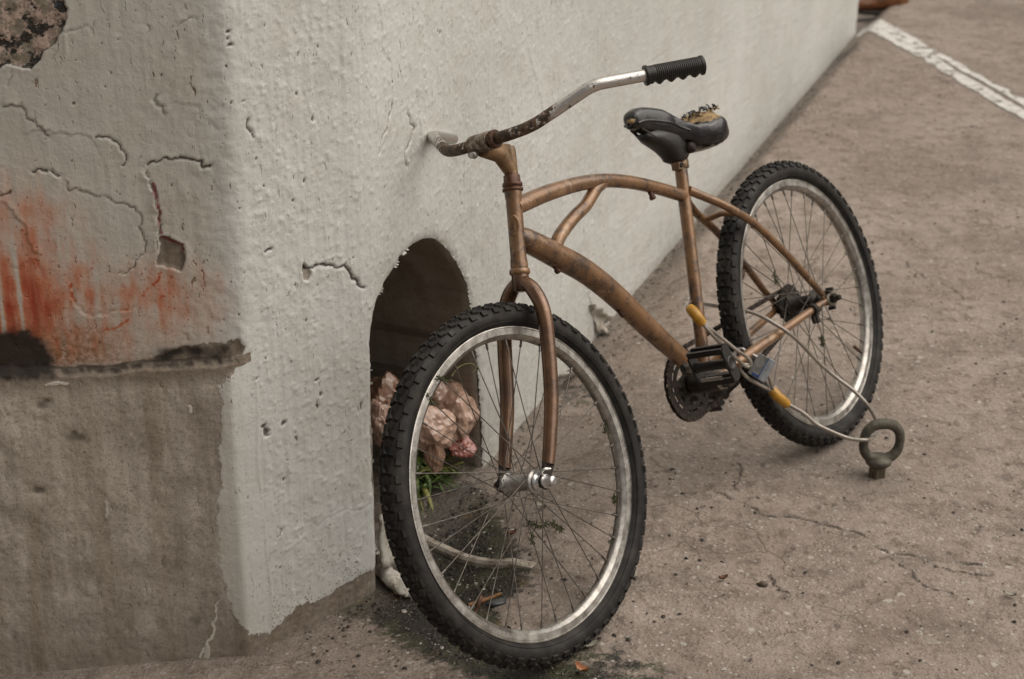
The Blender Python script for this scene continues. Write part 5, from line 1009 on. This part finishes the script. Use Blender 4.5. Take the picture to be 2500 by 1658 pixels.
# dried weed caught in the spokes
M_MOSS = simple('dried_weed', (.050, .052, .018), .9, var=.6, sc=200)
def weed(w, P, n, spread, seed):
    rg = random.Random(seed); mb = MB(); P = catmull(P, 6)
    for k in range(n):
        q = P[rg.randrange(len(P))] + Vector((rg.uniform(-1, 1), rg.uniform(-.4, .4), rg.uniform(-1, 1))) * spread; d_ = Vector((rg.uniform(-1, 1), rg.uniform(-.5, .5), rg.uniform(-1, 1))).normalized() * rg.uniform(.004, .010)
        tube(mb, [q - d_, q + Vector((rg.uniform(-.002, .002), 0, rg.uniform(-.002, .002))), q + d_], [.0004, .0012, .0004], 4, False)
    tube(mb, P, .0016, 6); return mb.obj('weed_scrap', M_MOSS, w)
def wl(px): return V3(px)
weed(wf, [[0.0263, 0.012, -0.0655], [0.0055, 0.012, -0.0813], [-0.0275, 0.012, -0.0913], [-0.0436, 0.012, -0.1103]], 60, .005, 1); weed(wf, [[0.0294, 0.012, -0.0869], [0.0356, 0.012, -0.0994]], 14, .004, 2)
weed(wf, [[0.1567, 0.012, 0.26], [0.1229, 0.012, 0.2494], [0.1028, 0.012, 0.2325]], 26, .005, 3); weed(wf, [[0.1619, 0.012, 0.2421], [0.1541, 0.012, 0.2074]], 22, .004, 4)
weed(wf, [[-0.2231, 0.0, -0.1188], [-0.214, 0.0, -0.1284]], 22, .004, 5); weed(wf, [[-0.2036, 0.0, -0.1598], [-0.2039, -0.0, -0.2083]][1:] + [[-0.1705, -0.0, -0.1918]], 16, .004, 6); weed(wf, [[-0.2498, -0.0, 0.0042], [-0.2632, -0.0, 0.0169]], 16, .004, 9)
weed(wr, [[0.0026, 0.02, -0.0867], [0.0075, 0.02, -0.1061]], 34, .007, 7); weed(wr, [[-0.1096, -0.0, -0.2574], [-0.1328, 0.0, -0.2768], [-0.1384, 0.0, -0.2403]], 40, .007, 8); weed(wr, [[0.1215, 0.02, 0.104], [0.1242, 0.02, 0.0815]], 16, .004, 10)
mb = MB(); tube(mb, catmull([[0.0716, -0.01, 0.2335], [0.0465, -0.01, 0.2425], [0.0188, -0.01, 0.2392], [0.007, -0.01, 0.2268], [0.0212, -0.01, 0.222]], 6), [.0012, .001, .0004], 5); mb.obj('weed_stem', simple('dry_green_stem', (.16, .16, .055), .7, var=.3), wf)

# ------------------------------------------------------------------ drive train
CRY = -.045
mb = MB(); gear(mb, .0720, 0, .0030, 36, .0036, .0600)
for k in range(5):
    a_ = 2 * math.pi * k / 5 + .35; c = Vector((math.cos(a_), 0, math.sin(a_))) * .044; boxm(mb, c, ((math.cos(a_), 0, math.sin(a_)), (0, 1, 0), (-math.sin(a_), 0, math.cos(a_))), (.020, .0022, .0075))
for k in range(15):
    a_ = 2 * math.pi * k / 15; c = Vector((math.cos(a_), 0, math.sin(a_))) * .0565; boxm(mb, c, ((math.cos(a_), 0, math.sin(a_)), (0, 1, 0), (-math.sin(a_), 0, math.cos(a_))), (.0055, .0012, .0030))
gear(mb, .0535, 0, .0028, 40, .0, .0440); lathe(mb, [(-.004, .026), (.004, .026)], (0, 0, 0), (0, 1, 0), 24)
cr = mb.obj('chainring', M_BLACKM, bike, Matrix.Translation(BB + Vector((0, CRY, 0))))
mb = MB(); lathe(mb, [(.036, .0165), (.037, .0198), (.040, .0198), (.041, .0155), (.043, .0155), (.0435, .0182), (.046, .0182), (.0465, .009), (.052, .009)], BB, (0, 1, 0), 28); bobj(mb, 'bearing_cup', M_STEEL)
PE = Vector([0.61045, 0.07, 0.37349]); ang = math.atan2(PE.z - BB.z, PE.x - BB.x); cl_ = .168
for sgn, nm in ((1, 'crank_arm'), (-1, 'crank_arm')):
    dv = Vector((math.cos(ang), 0, math.sin(ang))) * sgn; b0 = BB + Vector((0, .054 * sgn, 0)); e0 = BB + dv * cl_ + Vector((0, .068 * sgn, 0)); u_ = (e0 - b0).normalized(); wv = u_.cross(Vector((0, 1, 0))).normalized(); mb = MB()
    tube(mb, [b0 - u_ * .012, b0, b0.lerp(e0, .15), b0.lerp(e0, .9), e0, e0 + u_ * .011], [.012, .0175, .0120, .0105, .0135, .008], 16, True, ((0, 1, 0), .62)); lathe(mb, [(-.010 * sgn, .017), (.008 * sgn, .017), (.0085 * sgn, .010)], b0, (0, 1, 0), 24); bobj(mb, nm, M_BLACKM)
def pedal(e0, sgn, tilt):
    r_ = empty('pedal', Matrix.Translation(e0) @ Matrix.Rotation(tilt, 4, 'Y'), bike)   # local: y axle outwards, z across, x thickness
    y0, y1 = .024 * sgn, .106 * sgn; hz, hx = .0385, .0135
    mb = MB(); lathe(mb, [(.004 * sgn, .0082), (.012 * sgn, .0082), (.013 * sgn, .0095), (.019 * sgn, .0095), (.0195 * sgn, .0065)], (0, 0, 0), (0, 1, 0), 16); mb.obj('pedal_spindle', M_STEEL, r_)
    mb = MB(); lathe(mb, [(y0, .0115), (y0 + .01 * sgn, .0100), (y1 - .012 * sgn, .0100), (y1 - .004 * sgn, .0150)], (0, 0, 0), (0, 1, 0), 20); mb.obj('pedal_barrel', M_PLAST, r_)
    for yy, hh in ((y0, .031), (y1, .0385)):
        out = [(hx * .9, -hh + .006), (hx, -hh * .4), (hx, hh * .4), (hx * .9, hh - .006), (hx * .35, hh), (-hx * .35, hh), (-hx * .9, hh - .006), (-hx, hh * .4), (-hx, -hh * .4), (-hx * .9, -hh + .006), (-hx * .35, -hh), (hx * .35, -hh)]
        mb = MB(); prism(mb, out, (0, yy, 0), (1, 0, 0), (0, 0, 1), .0045); mb.obj('pedal_end_plate', M_PLAST, r_)
    for s in (1, -1):
        for x in (hx * .72, -hx * .72):
            mb = MB(); boxm(mb, (x, (y0 + y1) / 2, s * .0325), ((1, 0, 0), (0, 1, 0), (0, 0, 1)), (.0030, abs(y1 - y0) / 2, .0060)); 
            mb.obj('pedal_bar', M_PLAST, r_)
    mb = MB(); lathe(mb, [(y1 - .004 * sgn, .0155), (y1 + .0035 * sgn, .0150), (y1 + .005 * sgn, .012), (y1 + .0035 * sgn, .010), (y1 + .003 * sgn, 0)], (0, 0, 0), (0, 1, 0), 24); mb.obj('dust_cap', M_PLAST, r_)
    return r_
pn = pedal(BB + Vector((math.cos(ang), 0, math.sin(ang))) * cl_ + Vector((0, .070, 0)), 1, R_(12))
mb = MB(); boxm(mb, (.012, .058, -.0235), ((1, 0, 0), (0, 1, 0), (0, 0, 1)), (.0012, .026, .0040)); mb.obj('pedal_reflector', M_BRIGHT, pn)
pedal(BB - Vector((math.cos(ang), 0, math.sin(ang))) * cl_ + Vector((0, -.070, 0)), -1, R_(28))
def chain():
    c1 = Vector((BB.x, 0, BB.z)); r1 = .0748; c0 = Vector((0, 0, WR)); r0 = .0385; dd = c1 - c0; L = dd.length; th = math.atan2(dd.z, dd.x); be = math.acos((r0 - r1) / L) if False else math.acos((r1 - r0) / L)
    P = lambda c, r_, a_: Vector((c.x + r_ * math.cos(a_), CRY - .002, c.z + r_ * math.sin(a_)))
    # tangent angles measured from the line of centres
    path = []; aU = th + (math.pi - be); aD = th - (math.pi - be)
    for k in range(25): path.append(P(c1, r1, aU + (aD - aU) * k / 24))            # round the front of the chainring
    a0 = aD; a1 = aD - (2 * math.pi - 2 * (math.pi - be))
    lowA = P(c1, r1, aD); lowB = P(c0, r0, aD)
    for k in range(1, 12): q = lowA.lerp(lowB, k / 12); q.z -= .010 * math.sin(math.pi * k / 12); path.append(q)
    for k in range(17): path.append(P(c0, r0, aD + (aU - 2 * math.pi - aD) * k / 16))
    upB = P(c0, r0, aU)
    for k in range(1, 12): path.append(upB.lerp(P(c1, r1, aU), k / 12))
    path.append(path[0]); acc = [0]
    for a_, b_ in zip(path, path[1:]): acc.append(acc[-1] + (b_ - a_).length)
    n = int(acc[-1] / .0127); mb = MB(); X = np.interp(np.arange(n * 2) * acc[-1] / (n * 2), acc, [q.x for q in path]); Z = np.interp(np.arange(n * 2) * acc[-1] / (n * 2), acc, [q.z for q in path])
    for k in range(n):
        i0 = 2 * k; a_ = Vector((X[i0], CRY - .002, Z[i0])); b_ = Vector((X[(i0 + 2) % (2 * n)], CRY - .002, Z[(i0 + 2) % (2 * n)])); u_ = (b_ - a_).normalized(); w_ = u_.cross(Vector((0, 1, 0))); yy = .0042 if k % 2 else .0030
        for s in (1, -1): boxm(mb, a_.lerp(b_, .5) + Vector((0, s * yy, 0)), (u_, (0, 1, 0), w_), (.0098, .0006, .0042), .5)
        tube(mb, [a_ - Vector((0, .0052, 0)), a_ + Vector((0, .0052, 0))], .0030, 8)
    bobj(mb, 'chain', metal_dull('oily_chain', (.030, .022, .017), (.07, .05, .038), .5, .5, 120))
chain()

# ------------------------------------------------------------------ cable and padlock
M_CABLE = (lambda m: m.done(m.mix(m.ramp(m.noise(30, 5), .4, .7), (.30, .265, .225), (.19, .155, .125)), .22, .25, m.bump(m.noise(1., 2, .5, m.co((260, 260, 260))), .0006, .5), Coat_Weight=.8, Coat_Roughness=.12))(Mat('vinyl_coated_steel_cable'))
M_YEL = simple('yellow_vinyl_sleeve', (.46, .235, .022), .38, var=.3, sc=70)
cab = empty('cable_lock', Matrix.Identity(4)); tag(cab, 'grey coated steel cable with yellow sleeves looped through ground ring and rear wheel', 'cable lock')
run_a = [[0.5665, 3.2346, 0.2107], [0.5777, 3.2351, 0.1992], [0.5993, 3.2325, 0.181], [0.6342, 3.2293, 0.1611], [0.6655, 3.2287, 0.1346], [0.7044, 3.2213, 0.1177], [0.7384, 3.2166, 0.1069], [0.7709, 3.2174, 0.1038], [0.7941, 3.2488, 0.0933], [0.8082, 3.2799, 0.0895], [0.8155, 3.3081, 0.0916], [0.8124, 3.3154, 0.1084], [0.7886, 3.3198, 0.1434], [0.7583, 3.3316, 0.1705], [0.7185, 3.3434, 0.1974], [0.6797, 3.3369, 0.2326], [0.6395, 3.3238, 0.2776], [0.604, 3.2976, 0.3175], [0.5738, 3.3007, 0.3372], [0.5373, 3.323, 0.3508], [0.5054, 3.3413, 0.355], [0.4831, 3.3665, 0.3504], [0.4485, 3.3583, 0.3565], [0.409, 3.2956, 0.3879], [0.3856, 3.2414, 0.4138], [0.3698, 3.1997, 0.4307], [0.3627, 3.174, 0.4343], [0.3651, 3.153, 0.4362], [0.3776, 3.1378, 0.4263], [0.3893, 3.1318, 0.4126]]
mb = MB(); tube(mb, catmull(run_a, 7), .0043, 12); mb.obj('cable', M_CABLE, cab)
mb = MB(); tube(mb, catmull([[0.3893, 3.1318, 0.4126], [0.4086, 3.1329, 0.3901], [0.4349, 3.1508, 0.3562], [0.4695, 3.1573, 0.3212], [0.4918, 3.1646, 0.3002], [0.5022, 3.1688, 0.3024], [0.4963, 3.1666, 0.3173], [0.468, 3.1554, 0.3418], [0.4362, 3.1464, 0.3709], [0.4085, 3.1357, 0.3966], [0.3911, 3.1315, 0.4118]], 7), .0038, 10); mb.obj('cable_loop', M_CABLE, cab)
mb = MB(); tube(mb, catmull([[0.5703, 3.2328, 0.2064], [0.5602, 3.2247, 0.2256], [0.5528, 3.2235, 0.2477], [0.5366, 3.2115, 0.2703], [0.516, 3.1962, 0.2851], [0.4957, 3.1797, 0.2974], [0.4804, 3.1736, 0.296], [0.4849, 3.1738, 0.2839], [0.5011, 3.1771, 0.2665], [0.5277, 3.1993, 0.2423], [0.5538, 3.2221, 0.2195], [0.5684, 3.2327, 0.2064]], 7), .0038, 10); mb.obj('cable_loop', M_CABLE, cab)
for pts in ([[0.3651, 3.153, 0.4362], [0.3771, 3.1341, 0.4279], [0.3911, 3.1307, 0.4102]], [[0.5613, 3.233, 0.2145], [0.5764, 3.2267, 0.2001], [0.5984, 3.2322, 0.1801]]):
    P = catmull(pts, 6); mb = MB(); tube(mb, P, [.0098, .0112, .0114, .0112, .0112, .0108, .0095], 20); mb.obj('yellow_sleeve', M_YEL, cab)
    mb = MB(); e_ = P[-1] if pts[0][2] > pts[-1][2] and False else P[-1]
pc = [V3(q) for q in [[0.5228, 3.1879, 0.291], [0.5353, 3.1963, 0.3105], [0.5414, 3.1795, 0.2719], [0.4706, 3.1766, 0.3404], [0.4755, 3.1647, 0.313]]]
def padlock():
    o = pc[0]; camd = (Vector((0, 0, 1.73)) - o).normalized()
    ux = (pc[0] - pc[3].lerp(pc[4], .5)); ux = (ux - camd * ux.dot(camd)).normalized()       # from shackle to body
    uz = camd.cross(ux).normalized(); ux = (ux - camd * .0).normalized(); c = o + ux * .004
    tilt = Quaternion(uz, R_(-22)); ux = tilt @ ux; uy = uz.cross(ux)
    r_ = empty('padlock', Matrix.Identity(4)); tag(r_, 'laminated steel padlock with blue bumpers joining the two cable loops', 'padlock')
    M_LAM = metal_dull('laminated_steel', (.40, .40, .39), (.26, .255, .24), .35, .7); M_BLU = simple('blue_bumper', (.04, .09, .25), .4, var=.2); M_GR = simple('pale_blue_bumper', (.26, .28, .31), .45, var=.3)
    for k in range(7):
        mb = MB(); boxm(mb, c + ux * (-.012 + k * .0036), (ux, uz, uy), (.00165, .0245, .0115), .3); mb.obj('steel_plate', M_LAM, r_)
    mb = MB(); boxm(mb, c + ux * .0165, (ux, uz, uy), (.0045, .0255, .0128), .3); mb.obj('bumper', M_GR, r_)
    for q in (.006,): 
        mb = MB(); boxm(mb, c + ux * .0118, (ux, uz, uy), (.0012, .0252, .0124), .3); mb.obj('bumper', M_BLU, r_)
    mb = MB(); boxm(mb, c - uz * .0205 + ux * .004, (ux, uz, uy), (.010, .0035, .0118), .3); mb.obj('bumper', M_BLU, r_)
    mb = MB(); tube(mb, fillet([c - ux * .012 + uz * .0135, c - ux * .062 + uz * .0135, c - ux * .066, c - ux * .062 - uz * .0135, c - ux * .012 - uz * .0135], [0, .013, .004, .013, 0], 8), .0040, 14); mb.obj('shackle', M_BRIGHT, r_)
padlock()
